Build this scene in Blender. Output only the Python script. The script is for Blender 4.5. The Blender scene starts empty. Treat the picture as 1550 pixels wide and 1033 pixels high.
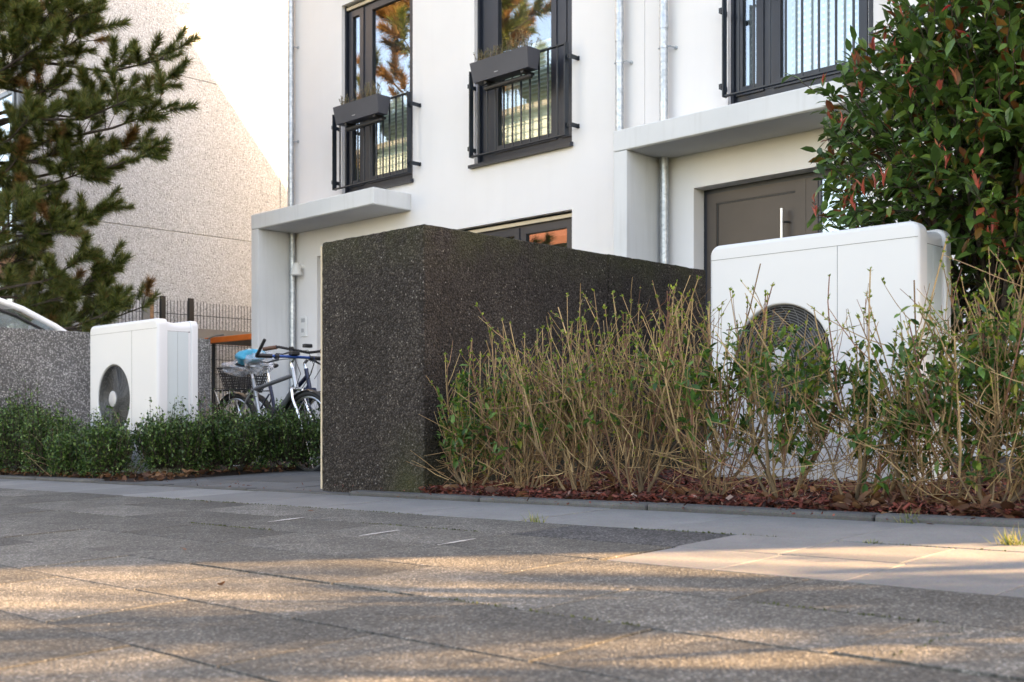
import bpy, bmesh, math, random
import numpy as np
from mathutils import Vector, Matrix, Euler, Quaternion

SC = bpy.context.scene
COL = SC.collection
R = random.Random(7)
PI = math.pi

# ------------------------------------------------------------------ camera
cam_d = bpy.data.cameras.new('camera')
cam = bpy.data.objects.new('camera', cam_d)
COL.objects.link(cam)
cam.location = (0, 0, 0)
cam.rotation_euler = (PI / 2, 0, math.asin(0.699))
cam_d.sensor_width = 36.0
cam_d.lens = 39.81
cam_d.shift_y = 0.0797
cam_d.clip_start = 0.05
cam_d.clip_end = 600
cam_d.dof.use_dof = True
cam_d.dof.focus_distance = 5.8
cam_d.dof.aperture_fstop = 5.6
SC.camera = cam

# ------------------------------------------------------------------ sky and sun
SUN_EL = 24.0
SUN_DIR = Vector((0.75 * math.cos(math.radians(SUN_EL)), 0.661 * math.cos(math.radians(SUN_EL)), math.sin(math.radians(SUN_EL)))).normalized()
world = bpy.data.worlds.new('World')
SC.world = world
world.use_nodes = True
wn = world.node_tree
wn.nodes.clear()
w_out = wn.nodes.new('ShaderNodeOutputWorld')
w_bg = wn.nodes.new('ShaderNodeBackground')
w_sky = wn.nodes.new('ShaderNodeTexSky')
w_sky.sky_type = 'NISHITA'
w_sky.sun_disc = False
w_sky.sun_elevation = math.radians(SUN_EL)
w_sky.sun_rotation = math.atan2(SUN_DIR.x, SUN_DIR.y)
w_sky.air_density = 1.0
w_sky.dust_density = 1.6
w_bg.inputs['Strength'].default_value = 0.125
wn.links.new(w_sky.outputs[0], w_bg.inputs['Color'])
wn.links.new(w_bg.outputs[0], w_out.inputs['Surface'])
sun_d = bpy.data.lights.new('sun', 'SUN')
sun_d.energy = 5.0
sun_d.angle = math.radians(0.53)
sun_d.color = (1.0, 0.73, 0.43)
sun = bpy.data.objects.new('sun', sun_d)
COL.objects.link(sun)
sun.rotation_euler = (-SUN_DIR).to_track_quat('-Z', 'Y').to_euler()
sun.location = (20, 20, 20)

SC.view_settings.view_transform = 'Standard'
SC.view_settings.look = 'None'
SC.view_settings.gamma = 1.0
SC.view_settings.use_curve_mapping = False
SC.view_settings.exposure = 2.93
SC.view_settings.use_white_balance = True
SC.view_settings.white_balance_temperature = 8600
SC.view_settings.white_balance_tint = 20
SC.render.engine = 'CYCLES'
SC.cycles.use_denoising = True
SC.cycles.max_bounces = 8
SC.cycles.transparent_max_bounces = 16
SC.cycles.caustics_reflective = False
SC.cycles.caustics_refractive = False

# ------------------------------------------------------------------ helpers
def gz(x, y):
    return -0.43 + 0.015 * x + 0.03 * y


class NT:
    def __init__(self, name):
        self.m = bpy.data.materials.new(name)
        self.m.use_nodes = True
        self.t = self.m.node_tree
        self.b = self.t.nodes['Principled BSDF']
        self.tc = None

    def n(self, kind, **kw):
        nd = self.t.nodes.new(kind)
        for k, v in kw.items():
            setattr(nd, k, v)
        return nd

    def l(self, a, b):
        self.t.links.new(a, b)

    def co(self):
        if not self.tc:
            self.tc = self.n('ShaderNodeTexCoord')
        return self.tc.outputs['Object']

    def noise(self, scale, detail=3.0, rough=0.55, co=None):
        nd = self.n('ShaderNodeTexNoise')
        nd.inputs['Scale'].default_value = scale
        nd.inputs['Detail'].default_value = detail
        nd.inputs['Roughness'].default_value = rough
        self.l(co or self.co(), nd.inputs['Vector'])
        return nd.outputs['Fac']

    def voro(self, scale, feature='F1', rnd=1.0, out='Distance'):
        nd = self.n('ShaderNodeTexVoronoi', feature=feature)
        nd.inputs['Scale'].default_value = scale
        nd.inputs['Randomness'].default_value = rnd
        self.l(self.co(), nd.inputs['Vector'])
        return nd.outputs[out]

    def ramp(self, fac, stops, interp='LINEAR'):
        nd = self.n('ShaderNodeValToRGB')
        cr = nd.color_ramp
        cr.interpolation = interp
        while len(cr.elements) < len(stops):
            cr.elements.new(0.5)
        for e, (p, c) in zip(cr.elements, stops):
            e.position = p
            e.color = (c[0], c[1], c[2], 1) if not isinstance(c, float) else (c, c, c, 1)
        self.l(fac, nd.inputs['Fac'])
        return nd.outputs['Color']

    def mix(self, fac, a, b, mode='MIX'):
        nd = self.n('ShaderNodeMix', data_type='RGBA', blend_type=mode)
        for sock, v in ((nd.inputs[0], fac), (nd.inputs[6], a), (nd.inputs[7], b)):
            if isinstance(v, (int, float)):
                sock.default_value = v if sock == nd.inputs[0] else (v, v, v, 1)
            elif isinstance(v, tuple):
                sock.default_value = (v[0], v[1], v[2], 1)
            else:
                self.l(v, sock)
        return nd.outputs[2]

    def math(self, op, a, b=0.0):
        nd = self.n('ShaderNodeMath', operation=op)
        for s, v in ((nd.inputs[0], a), (nd.inputs[1], b)):
            if isinstance(v, (int, float)):
                s.default_value = v
            else:
                self.l(v, s)
        return nd.outputs[0]

    def color(self, c):
        if isinstance(c, tuple):
            self.b.inputs['Base Color'].default_value = (c[0], c[1], c[2], 1)
        else:
            self.l(c, self.b.inputs['Base Color'])

    def bump(self, h, strength=0.5, dist=0.004):
        nd = self.n('ShaderNodeBump')
        nd.inputs['Strength'].default_value = strength
        nd.inputs['Distance'].default_value = dist
        self.l(h, nd.inputs['Height'])
        self.l(nd.outputs[0], self.b.inputs['Normal'])

    def set(self, rough=None, metal=None, spec=None):
        if rough is not None:
            if isinstance(rough, (int, float)):
                self.b.inputs['Roughness'].default_value = rough
            else:
                self.l(rough, self.b.inputs['Roughness'])
        if metal is not None:
            self.b.inputs['Metallic'].default_value = metal
        if spec is not None:
            self.b.inputs['Specular IOR Level'].default_value = spec
        return self


M = {}


def simple(name, col, rough=0.5, metal=0.0, var=0.08, scale=6.0, bump=0.0, bscale=80.0, bdist=0.002, spec=None):
    t = NT(name)
    d = tuple(max(0, c * (1 - var * 2)) for c in col)
    u = tuple(min(1, c * (1 + var)) for c in col)
    t.color(t.ramp(t.noise(scale, 4), [(0.25, d), (0.75, u)]))
    t.set(rough, metal, spec)
    if bump:
        t.bump(t.noise(bscale, 3), bump, bdist)
    M[name] = t.m
    return t


# walls
t = NT('white_render')
n1 = t.noise(0.7, 4)
n2 = t.noise(9, 3)
mp = t.n('ShaderNodeMapping')
mp.inputs['Scale'].default_value = (5.0, 5.0, 0.25)
t.l(t.co(), mp.inputs[0])
n3 = t.noise(1.6, 4, co=mp.outputs[0])
c = t.ramp(n1, [(0.3, (0.79, 0.765, 0.755)), (0.7, (0.84, 0.82, 0.815))])
c = t.mix(t.math('MULTIPLY', t.ramp(n3, [(0.5, 0.0), (0.78, 1.0)]), 0.09), c, (0.66, 0.63, 0.59))
t.color(c)
t.set(0.85, spec=0.2)
t.bump(t.math('ADD', t.noise(140, 2), t.math('MULTIPLY', n2, 0.8)), 0.35, 0.004)
M['white_render'] = t.m

t = NT('canopy_paint')
c = t.ramp(t.noise(1.5, 4), [(0.3, (0.60, 0.615, 0.62)), (0.7, (0.67, 0.68, 0.685))])
mp = t.n('ShaderNodeMapping')
mp.inputs['Scale'].default_value = (12.0, 12.0, 0.8)
t.l(t.co(), mp.inputs[0])
c = t.mix(t.math('MULTIPLY', t.ramp(t.noise(1.5, 4, co=mp.outputs[0]), [(0.52, 0.0), (0.75, 1.0)]), 0.28), c, (0.47, 0.47, 0.45))
t.color(c)
t.set(0.7, spec=0.3)
t.bump(t.noise(60, 3), 0.15, 0.003)
M['canopy_paint'] = t.m

t = NT('pebbledash')
vd = t.voro(64.0)
vc = t.voro(64.0, out='Color')
g = t.n('ShaderNodeSeparateColor')
t.l(vc, g.inputs[0])
c = t.ramp(g.outputs[0], [(0.0, (0.20, 0.21, 0.215)), (0.06, (0.40, 0.425, 0.45)), (0.5, (0.50, 0.535, 0.57)), (1.0, (0.66, 0.70, 0.745))])
c = t.mix(t.ramp(vd, [(0.35, 0.0), (0.8, 0.5)]), c, (0.30, 0.315, 0.33))
c = t.mix(t.math('MULTIPLY', t.noise(1.1, 4), 0.3), c, (0.37, 0.375, 0.385))
t.color(c)
t.set(0.9, spec=0.15)
t.bump(t.math('SUBTRACT', 1.0, vd), 0.8, 0.010)
M['pebbledash'] = t.m


def aggregate(name, stops, matrix, scale, light, moss=None, bdist=0.006, patch=None, fine=False):
    t = NT(name)
    vd = t.voro(scale)
    vc = t.voro(scale, out='Color')
    g = t.n('ShaderNodeSeparateColor')
    t.l(vc, g.inputs[0])
    c = t.ramp(g.outputs[0], stops)
    c = t.mix(t.ramp(vd, [(0.38, 0.0), (0.75, 0.85)]), c, matrix)
    # pale grit
    v2 = t.voro(scale * 0.55, out='Color')
    g2 = t.n('ShaderNodeSeparateColor')
    t.l(v2, g2.inputs[0])
    vd2 = t.voro(scale * 0.55)
    spark = t.math('MULTIPLY', t.math('GREATER_THAN', g2.outputs[1], 0.955), t.math('LESS_THAN', vd2, 0.24))
    c = t.mix(spark, c, light)
    big = t.noise(1.7, 5, 0.6)
    c = t.mix(1.0, c, t.ramp(big, [(0.28, 0.72), (0.72, 1.22)]), 'MULTIPLY')
    mp = t.n('ShaderNodeMapping')
    mp.inputs['Scale'].default_value = (9.0, 9.0, 0.7)
    t.l(t.co(), mp.inputs[0])
    c = t.mix(1.0, c, t.ramp(t.noise(1.0, 5, 0.6, mp.outputs[0]), [(0.3, 0.80), (0.7, 1.15)]), 'MULTIPLY')
    if patch:
        oi = t.n('ShaderNodeObjectInfo')
        c = t.mix(1.0, c, t.ramp(oi.outputs['Random'], [(0.0, patch[0]), (1.0, patch[1])]), 'MULTIPLY')
    if moss:
        sp = t.n('ShaderNodeSeparateXYZ')
        t.l(t.co(), sp.inputs[0])
        f = moss(t, sp)
        c = t.mix(f, c, t.mix(t.noise(60, 2), (0.035, 0.040, 0.012), (0.075, 0.080, 0.025)))
    t.color(c)
    t.set(0.88, spec=0.25)
    t.bump(t.math('ADD', t.math('SUBTRACT', 1.0, vd), t.math('MULTIPLY', t.noise(scale * 2.2, 2), 0.4)), 0.85, bdist)
    M[name] = t.m


def moss_dark(t, sp):
    top = t.ramp(sp.outputs[2], [(0.0, 0.0), (1.0, 1.0)])
    a = t.math('MULTIPLY', t.ramp(t.math('SUBTRACT', sp.outputs[2], 1.17), [(0.0, 0.0), (0.24, 1.0)]), t.ramp(t.noise(4.5, 5), [(0.36, 0.0), (0.62, 1.0)]))
    # green foot stain at the street corner
    dx = t.math('ABSOLUTE', t.math('SUBTRACT', sp.outputs[0], 0.33))
    b = t.math('MULTIPLY', t.ramp(dx, [(0.02, 1.0), (0.26, 0.0)]), t.ramp(sp.outputs[2], [(0.02, 1.0), (0.42, 0.0)]))
    b = t.math('MULTIPLY', b, t.ramp(t.noise(7, 4), [(0.2, 0.2), (0.55, 1.0)]))
    return t.math('MINIMUM', t.math('ADD', t.math('MULTIPLY', a, 0.42), t.math('MULTIPLY', b, 0.6)), 0.85)


aggregate('dark_aggregate', [(0.0, (0.020, 0.016, 0.014)), (0.5, (0.050, 0.041, 0.036)), (0.9, (0.085, 0.072, 0.063)), (1.0, (0.14, 0.12, 0.105))], (0.017, 0.013, 0.010), 95, (0.22, 0.20, 0.18), moss_dark, 0.010)
aggregate('grey_aggregate', [(0.0, (0.10, 0.10, 0.10)), (0.5, (0.22, 0.215, 0.21)), (1.0, (0.40, 0.39, 0.38))], (0.10, 0.098, 0.095), 80, (0.6, 0.58, 0.55), None, 0.010)
aggregate('slab_aggregate', [(0.0, (0.060, 0.058, 0.052)), (0.5, (0.128, 0.123, 0.111)), (0.85, (0.19, 0.182, 0.164)), (1.0, (0.31, 0.30, 0.27))], (0.078, 0.075, 0.066), 170, (0.44, 0.42, 0.38), None, 0.003, (0.70, 1.16))
aggregate('slab_dark', [(0.0, (0.035, 0.035, 0.036)), (0.6, (0.078, 0.077, 0.077)), (1.0, (0.18, 0.18, 0.178))], (0.032, 0.032, 0.032), 140, (0.30, 0.29, 0.28), None, 0.0035)


def smooth_slab(name, a, b, rnd=(0.78, 1.12)):
    t = NT(name)
    c = t.ramp(t.noise(5, 5, 0.6), [(0.25, a), (0.75, b)])
    c = t.mix(t.math('MULTIPLY', t.ramp(t.noise(2.2, 5), [(0.5, 0.0), (0.7, 1.0)]), 0.35), c, tuple(v * 0.6 for v in a))
    v = t.voro(260, out='Color')
    c = t.mix(0.22, c, v, 'OVERLAY')
    oi = t.n('ShaderNodeObjectInfo')
    c = t.mix(1.0, c, t.ramp(oi.outputs['Random'], [(0.0, rnd[0]), (1.0, rnd[1])]), 'MULTIPLY')
    sep = t.n('ShaderNodeHueSaturation')
    sep.inputs['Saturation'].default_value = 0.55
    t.l(c, sep.inputs['Color'])
    t.color(sep.outputs[0])
    t.set(0.82, spec=0.3)
    t.bump(t.noise(160, 3), 0.3, 0.002)
    M[name] = t.m


smooth_slab('slab_smooth', (0.150, 0.152, 0.143), (0.205, 0.206, 0.193))
smooth_slab('slab_warm', (0.125, 0.124, 0.116), (0.19, 0.187, 0.175))
smooth_slab('slab_path', (0.078, 0.080, 0.077), (0.120, 0.122, 0.117))
smooth_slab('kerb_concrete', (0.068, 0.066, 0.061), (0.112, 0.109, 0.101))

simple('joint_sand', (0.032, 0.030, 0.024), 0.95, var=0.4, scale=20, bump=0.5, bscale=120)
simple('joint_moss', (0.07, 0.085, 0.025), 0.95, var=0.4, scale=30)
simple('soil', (0.042, 0.026, 0.018), 0.95, var=0.4, scale=15, bump=0.8, bscale=60, bdist=0.01)
simple('street_asphalt', (0.06, 0.06, 0.06), 0.9, var=0.2, scale=40)
simple('lawn', (0.05, 0.075, 0.02), 0.95, var=0.4, scale=3)
simple('anthracite', (0.017, 0.022, 0.034), 0.38, var=0.1, spec=0.5)
simple('rail_metal', (0.010, 0.016, 0.024), 0.42, var=0.1, spec=0.5)
simple('door_brown', (0.070, 0.053, 0.044), 0.42, var=0.06, scale=3, spec=0.4)
simple('box_plastic', (0.066, 0.068, 0.082), 0.62, var=0.06, bump=0.15, bscale=300)
simple('black_plastic', (0.012, 0.012, 0.013), 0.45, var=0.15)
simple('cream', (0.68, 0.56, 0.40), 0.6, var=0.05)
simple('white_plastic', (0.78, 0.78, 0.77), 0.42, var=0.03, spec=0.4)
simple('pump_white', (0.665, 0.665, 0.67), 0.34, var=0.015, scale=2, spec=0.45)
simple('pump_side_sky_tint', (0.545, 0.60, 0.61), 0.38, var=0.02, scale=2, spec=0.45)  # same white casing, with the bluish sky light put into the colour
simple('seam_grey', (0.16, 0.16, 0.16), 0.6)
simple('fan_dark', (0.018, 0.018, 0.02), 0.6)
simple('fan_blade', (0.05, 0.05, 0.053), 0.5)
simple('grille_wire', (0.15, 0.15, 0.147), 0.42)
simple('hub_grey', (0.46, 0.46, 0.47), 0.45)
simple('steel', (0.58, 0.58, 0.57), 0.28, 0.9)
simple('chrome', (0.75, 0.75, 0.76), 0.16, 1.0, var=0.02)
simple('silver_paint', (0.40, 0.42, 0.44), 0.3, 0.6, var=0.03)
simple('grey_paint', (0.15, 0.16, 0.175), 0.3, 0.4, var=0.03)
simple('navy_paint', (0.012, 0.020, 0.055), 0.28, 0.1, var=0.05)
simple('blue_anod', (0.02, 0.09, 0.34), 0.3, 0.4)
simple('rubber', (0.014, 0.014, 0.015), 0.75)
simple('leather_brown', (0.13, 0.055, 0.028), 0.55)
simple('turquoise_cover', (0.0, 0.34, 0.50), 0.38, var=0.12, scale=20)
simple('orange_paint', (0.72, 0.15, 0.012), 0.45)
simple('wood_post', (0.38, 0.21, 0.11), 0.75, var=0.2, scale=18)
simple('strip_grey', (0.21, 0.205, 0.195), 0.6)
simple('car_white', (0.78, 0.79, 0.81), 0.18, var=0.01, spec=0.6)
simple('brick_wash', (0.34, 0.19, 0.13), 0.85, var=0.2, scale=12)
simple('blue_grey_pipe', (0.19, 0.22, 0.26), 0.45, 0.3)
simple('curtain_lace', (0.80, 0.83, 0.88), 0.9, var=0.04)
simple('blind_fabric', (0.74, 0.78, 0.66), 0.9, var=0.04)
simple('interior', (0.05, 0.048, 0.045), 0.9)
simple('pale_siding', (0.36, 0.43, 0.43), 0.7)
simple('soffit_shade', (0.50, 0.505, 0.51), 0.75, var=0.05, scale=2)  # greyer than the canopy paint: shade of the underside put into the colour
simple('roof_tile', (0.22, 0.09, 0.06), 0.8)
simple('pale_streak', (0.50, 0.48, 0.45), 0.9, var=0.2, scale=30)

t = NT('galvanised')
c = t.ramp(t.voro(38, out='Color'), [(0.2, (0.40, 0.44, 0.47)), (0.8, (0.60, 0.63, 0.65))])
mp = t.n('ShaderNodeMapping')
mp.inputs['Scale'].default_value = (30, 30, 1.6)
t.l(t.co(), mp.inputs[0])
c = t.mix(t.math('MULTIPLY', t.noise(1.5, 4, co=mp.outputs[0]), 0.45), c, (0.33, 0.36, 0.39))
t.color(c)
t.set(t.ramp(t.noise(12, 3), [(0.3, 0.32), (0.7, 0.52)]), 0.75)
M['galvanised'] = t.m


def leafmat(name, stops, rough=0.4, trans=0.3, per='island', spec=0.4):
    t = NT(name)
    if per == 'island':
        g = t.n('ShaderNodeNewGeometry')
        f = g.outputs['Random Per Island']
    else:
        g = t.n('ShaderNodeObjectInfo')
        f = g.outputs['Random']
    c = t.ramp(f, stops)
    c = t.mix(1.0, c, t.ramp(t.noise(25, 2), [(0.3, 0.8), (0.7, 1.15)]), 'MULTIPLY')
    t.color(c)
    t.set(rough, spec=spec)
    if trans:
        tr = t.n('ShaderNodeBsdfTranslucent')
        t.l(c, tr.inputs['Color'])
        ms = t.n('ShaderNodeMixShader')
        ms.inputs[0].default_value = trans
        out = t.t.nodes['Material Output']
        t.l(t.b.outputs[0], ms.inputs[1])
        t.l(tr.outputs[0], ms.inputs[2])
        t.l(ms.outputs[0], out.inputs['Surface'])
    M[name] = t.m


PH = [(0.0, (0.036, 0.082, 0.020)), (0.45, (0.070, 0.150, 0.032)), (0.82, (0.125, 0.220, 0.045)), (0.89, (0.18, 0.22, 0.035)), (0.94, (0.26, 0.07, 0.025)), (0.97, (0.40, 0.03, 0.04)), (1.0, (0.14, 0.04, 0.06))]
leafmat('photinia_leaf', PH, 0.27, 0.25, 'object', 0.55)
leafmat('photinia_leaf_mass', PH[:5] + [(1.0, (0.14, 0.05, 0.02))], 0.30, 0.25, 'island', 0.55)
leafmat('young_red', [(0.0, (0.44, 0.055, 0.045)), (0.6, (0.55, 0.12, 0.085)), (1.0, (0.48, 0.18, 0.08))], 0.4, 0.3)
leafmat('privet_leaf', [(0.0, (0.026, 0.074, 0.020)), (0.5, (0.052, 0.130, 0.026)), (0.85, (0.100, 0.200, 0.036)), (1.0, (0.22, 0.22, 0.035))], 0.38, 0.3)
leafmat('privet_bud', [(0.0, (0.10, 0.17, 0.022)), (0.6, (0.19, 0.29, 0.034)), (1.0, (0.33, 0.39, 0.05))], 0.45, 0.35)
leafmat('box_leaf', [(0.0, (0.020, 0.050, 0.014)), (0.5, (0.046, 0.104, 0.024)), (0.85, (0.105, 0.190, 0.040)), (1.0, (0.22, 0.31, 0.10))], 0.36, 0.22)
leafmat('pine_needle', [(0.0, (0.028, 0.046, 0.012)), (0.5, (0.072, 0.104, 0.022)), (0.84, (0.175, 0.205, 0.045)), (0.95, (0.17, 0.115, 0.035)), (1.0, (0.20, 0.095, 0.03))], 0.5, 0.15)
leafmat('pine_needle_old_sunlit', [(0.0, (0.09, 0.045, 0.016)), (0.6, (0.20, 0.105, 0.035)), (1.0, (0.30, 0.17, 0.055))], 0.55, 0.15)  # old brown needles; also paints the sunlit gold of the mirrored crown
leafmat('tree_leaf', [(0.0, (0.04, 0.07, 0.02)), (1.0, (0.10, 0.13, 0.03))], 0.5, 0.3)
leafmat('dry_herb', [(0.0, (0.13, 0.11, 0.075)), (0.6, (0.25, 0.23, 0.15)), (1.0, (0.17, 0.21, 0.09))], 0.8, 0.15)
leafmat('dry_grass', [(0.0, (0.30, 0.18, 0.12)), (0.6, (0.42, 0.30, 0.19)), (1.0, (0.34, 0.20, 0.16))], 0.8, 0.2)
leafmat('bark_mulch', [(0.0, (0.020, 0.008, 0.006)), (0.4, (0.085, 0.018, 0.012)), (0.8, (0.200, 0.042, 0.027)), (0.96, (0.22, 0.085, 0.055)), (1.0, (0.42, 0.33, 0.28))], 0.8, 0.0)
leafmat('dead_leaf', [(0.0, (0.050, 0.020, 0.010)), (0.6, (0.12, 0.048, 0.020)), (1.0, (0.22, 0.115, 0.055))], 0.7, 0.15)
leafmat('grass_blade', [(0.0, (0.10, 0.15, 0.03)), (0.6, (0.22, 0.24, 0.07)), (1.0, (0.40, 0.34, 0.16))], 0.6, 0.3)
leafmat('twig_tan', [(0.0, (0.12, 0.070, 0.034)), (0.35, (0.25, 0.160, 0.075)), (0.75, (0.42, 0.290, 0.145)), (0.85, (0.19, 0.085, 0.05)), (1.0, (0.13, 0.058, 0.040))], 0.7, 0.0)
leafmat('stem_tan', [(0.0, (0.095, 0.064, 0.037)), (1.0, (0.215, 0.150, 0.086))], 0.75, 0.0, 'object')
simple('bark_dark', (0.055, 0.040, 0.030), 0.9, var=0.4, scale=30, bump=0.8, bscale=60, bdist=0.008)

# glass: real pane, coated, shows both the room behind and the street before it
t = NT('window_glass')
gl = t.n('ShaderNodeBsdfGlossy')
gl.inputs['Roughness'].default_value = 0.005
gl.inputs['Color'].default_value = (0.86, 0.93, 1.0, 1)
tp = t.n('ShaderNodeBsdfTransparent')
tp.inputs['Color'].default_value = (0.96, 0.99, 0.97, 1)
lw = t.n('ShaderNodeLayerWeight')
lw.inputs['Blend'].default_value = 0.5
f = t.math('ADD', t.math('MULTIPLY', t.math('POWER', lw.outputs['Facing'], 4.0), 0.75), 0.17)
bp = t.n('ShaderNodeBump')
bp.inputs['Strength'].default_value = 0.04
bp.inputs['Distance'].default_value = 0.002
t.l(t.noise(1.6, 1), bp.inputs['Height'])
t.l(bp.outputs[0], gl.inputs['Normal'])
ms = t.n('ShaderNodeMixShader')
t.l(f, ms.inputs[0])
t.l(tp.outputs[0], ms.inputs[1])
t.l(gl.outputs[0], ms.inputs[2])
t.l(ms.outputs[0], t.t.nodes['Material Output'].inputs['Surface'])
M['window_glass'] = t.m

t = NT('clear_film')
gl = t.n('ShaderNodeBsdfGlossy')
gl.inputs['Roughness'].default_value = 0.18
df = t.n('ShaderNodeBsdfDiffuse')
df.inputs['Color'].default_value = (0.6, 0.62, 0.65, 1)
tp = t.n('ShaderNodeBsdfTransparent')
m1 = t.n('ShaderNodeMixShader')
m1.inputs[0].default_value = 0.6
t.l(gl.outputs[0], m1.inputs[1])
t.l(df.outputs[0], m1.inputs[2])
m2 = t.n('ShaderNodeMixShader')
m2.inputs[0].default_value = 0.42
t.l(tp.outputs[0], m2.inputs[1])
t.l(m1.outputs[0], m2.inputs[2])
t.l(m2.outputs[0], t.t.nodes['Material Output'].inputs['Surface'])
M['clear_film'] = t.m

t = NT('curtain_dotted')
w = t.n('ShaderNodeMapping')
w.inputs['Scale'].default_value = (1, 0.001, 1)
t.l(t.co(), w.inputs[0])
v = t.n('ShaderNodeTexVoronoi')
v.inputs['Scale'].default_value = 17
v.inputs['Randomness'].default_value = 0.15
t.l(w.outputs[0], v.inputs['Vector'])
c = t.mix(t.ramp(v.outputs['Distance'], [(0.20, 1.0), (0.27, 0.0)]), (0.55, 0.59, 0.66), (0.86, 0.88, 0.92))
t.color(c)
t.set(0.9)
M['curtain_dotted'] = t.m


def world_loc(o):
    v = Vector((0, 0, 0))
    while o:
        v = v + o.location
        o = o.parent
    return v


def empty(name, loc, label, cat, group=None):
    o = bpy.data.objects.new(name, None)
    COL.objects.link(o)
    o.location = loc
    o.empty_display_size = 0.2
    o['label'] = label
    o['category'] = cat
    if group:
        o['group'] = group
    return o


def tag(o, label, cat, group=None):
    o['label'] = label
    o['category'] = cat
    if group:
        o['group'] = group
    return o


class MB:
    """collects geometry in world coordinates"""
    def __init__(self):
        self.v = []
        self.f = []

    def add(self, vs, fs):
        b = len(self.v)
        self.v.extend([tuple(p) for p in vs])
        self.f.extend([tuple(i + b for i in q) for q in fs])

    def box(self, x0, x1, y0, y1, z0, z1, bev=0.0):
        if bev <= 0:
            self.add([(x0, y0, z0), (x1, y0, z0), (x1, y1, z0), (x0, y1, z0), (x0, y0, z1), (x1, y0, z1), (x1, y1, z1), (x0, y1, z1)],
                     [(0, 3, 2, 1), (4, 5, 6, 7), (0, 1, 5, 4), (1, 2, 6, 5), (2, 3, 7, 6), (3, 0, 4, 7)])
            return
        bm = bmesh.new()
        bmesh.ops.create_cube(bm, size=1)
        for v in bm.verts:
            v.co = Vector(((x0 + x1) / 2 + v.co.x * (x1 - x0), (y0 + y1) / 2 + v.co.y * (y1 - y0), (z0 + z1) / 2 + v.co.z * (z1 - z0)))
        bmesh.ops.bevel(bm, geom=bm.edges[:], offset=bev, segments=2, affect='EDGES', profile=0.5)
        bm.verts.index_update()
        self.add([v.co[:] for v in bm.verts], [[v.index for v in f.verts] for f in bm.faces])
        bm.free()

    def quad(self, a, b, c, d):
        self.add([a, b, c, d], [(0, 1, 2, 3)])

    def tube(self, pts, rad, n=6, cap=True, closed=False):
        pts = [Vector(p) for p in pts]
        k = len(pts)
        if not hasattr(rad, '__len__'):
            rad = [rad] * k
        tang = []
        for i in range(k):
            if closed:
                d = pts[(i + 1) % k] - pts[i - 1]
            else:
                d = pts[min(i + 1, k - 1)] - pts[max(i - 1, 0)]
            tang.append(d.normalized() if d.length > 1e-9 else Vector((0, 0, 1)))
        up = Vector((0, 0, 1)) if abs(tang[0].z) < 0.9 else Vector((1, 0, 0))
        nrm = tang[0].cross(up).normalized()
        vs = []
        for i in range(k):
            nrm = (nrm - tang[i] * nrm.dot(tang[i]))
            if nrm.length < 1e-6:
                nrm = tang[i].orthogonal()
            nrm.normalize()
            bi = tang[i].cross(nrm)
            for j in range(n):
                a = 2 * PI * j / n
                vs.append(pts[i] + (nrm * math.cos(a) + bi * math.sin(a)) * rad[i])
        fs = []
        for i in range(k if closed else k - 1):
            for j in range(n):
                a0 = i * n + j
                a1 = i * n + (j + 1) % n
                i2 = (i + 1) % k
                fs.append((a0, a1, i2 * n + (j + 1) % n, i2 * n + j))
        if cap and not closed:
            fs.append(tuple(range(n - 1, -1, -1)))
            fs.append(tuple((k - 1) * n + j for j in range(n)))
        self.add(vs, fs)

    def disc(self, c, axis, r, h, n=24, r2=None):
        a = Vector(axis).normalized()
        self.tube([Vector(c), Vector(c) + a * h], [r, r if r2 is None else r2], n)

    def build(self, name, mat, parent=None, smooth=False, label=None, stuff=False):
        off = world_loc(parent) if parent else Vector((0, 0, 0))
        me = bpy.data.meshes.new(name)
        if off.length:
            arr = (np.array(self.v, dtype=float) - np.array(off[:])).tolist()
        else:
            arr = self.v
        me.from_pydata(arr, [], self.f)
        me.materials.append(M[mat] if isinstance(mat, str) else mat)
        if smooth:
            me.polygons.foreach_set('use_smooth', [True] * len(me.polygons))
            try:
                me.set_sharp_from_angle(angle=math.radians(38))
            except Exception:
                pass
        me.update()
        o = bpy.data.objects.new(name, me)
        COL.objects.link(o)
        if parent:
            o.parent = parent
        if label:
            o['label'] = label
        if stuff:
            o['kind'] = 'stuff'
        return o


def part_box(name, mat, parent, x0, x1, y0, y1, z0, z1, bev=0.0, label=None):
    b = MB()
    b.box(x0, x1, y0, y1, z0, z1, bev)
    return b.build(name, mat, parent, label=label)


def inst(name, mesh, parent, loc, rot=None, scale=None):
    """one more piece that shares its mesh; world-space location"""
    o = bpy.data.objects.new(name, mesh)
    COL.objects.link(o)
    if parent:
        o.parent = parent
        o.location = Vector(loc) - world_loc(parent)
    else:
        o.location = loc
    if rot is not None:
        o.rotation_mode = 'QUATERNION'
        o.rotation_quaternion = rot
    if scale is not None:
        o.scale = (scale, scale, scale) if not hasattr(scale, '__len__') else scale
    return o


def structure(o):
    o['kind'] = 'structure'
    return o


def mesh_only(mb, name, mat, smooth=False):
    o = mb.build(name, mat, None, smooth)
    me = o.data
    bpy.data.objects.remove(o)
    return me


def rdir(r, up=0.0):
    z = r.uniform(-1, 1)
    a = r.uniform(0, 2 * PI)
    s = math.sqrt(1 - z * z)
    v = Vector((s * math.cos(a), s * math.sin(a), z + up))
    return v.normalized()


def frame_from(d, r=None, roll=None):
    """matrix rows x=dir"""
    d = d.normalized()
    q = d.to_track_quat('X', 'Z')
    if roll is None and r:
        roll = r.uniform(-0.8, 0.8)
    if roll:
        q = Quaternion(d, roll) @ q
    return q


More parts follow.
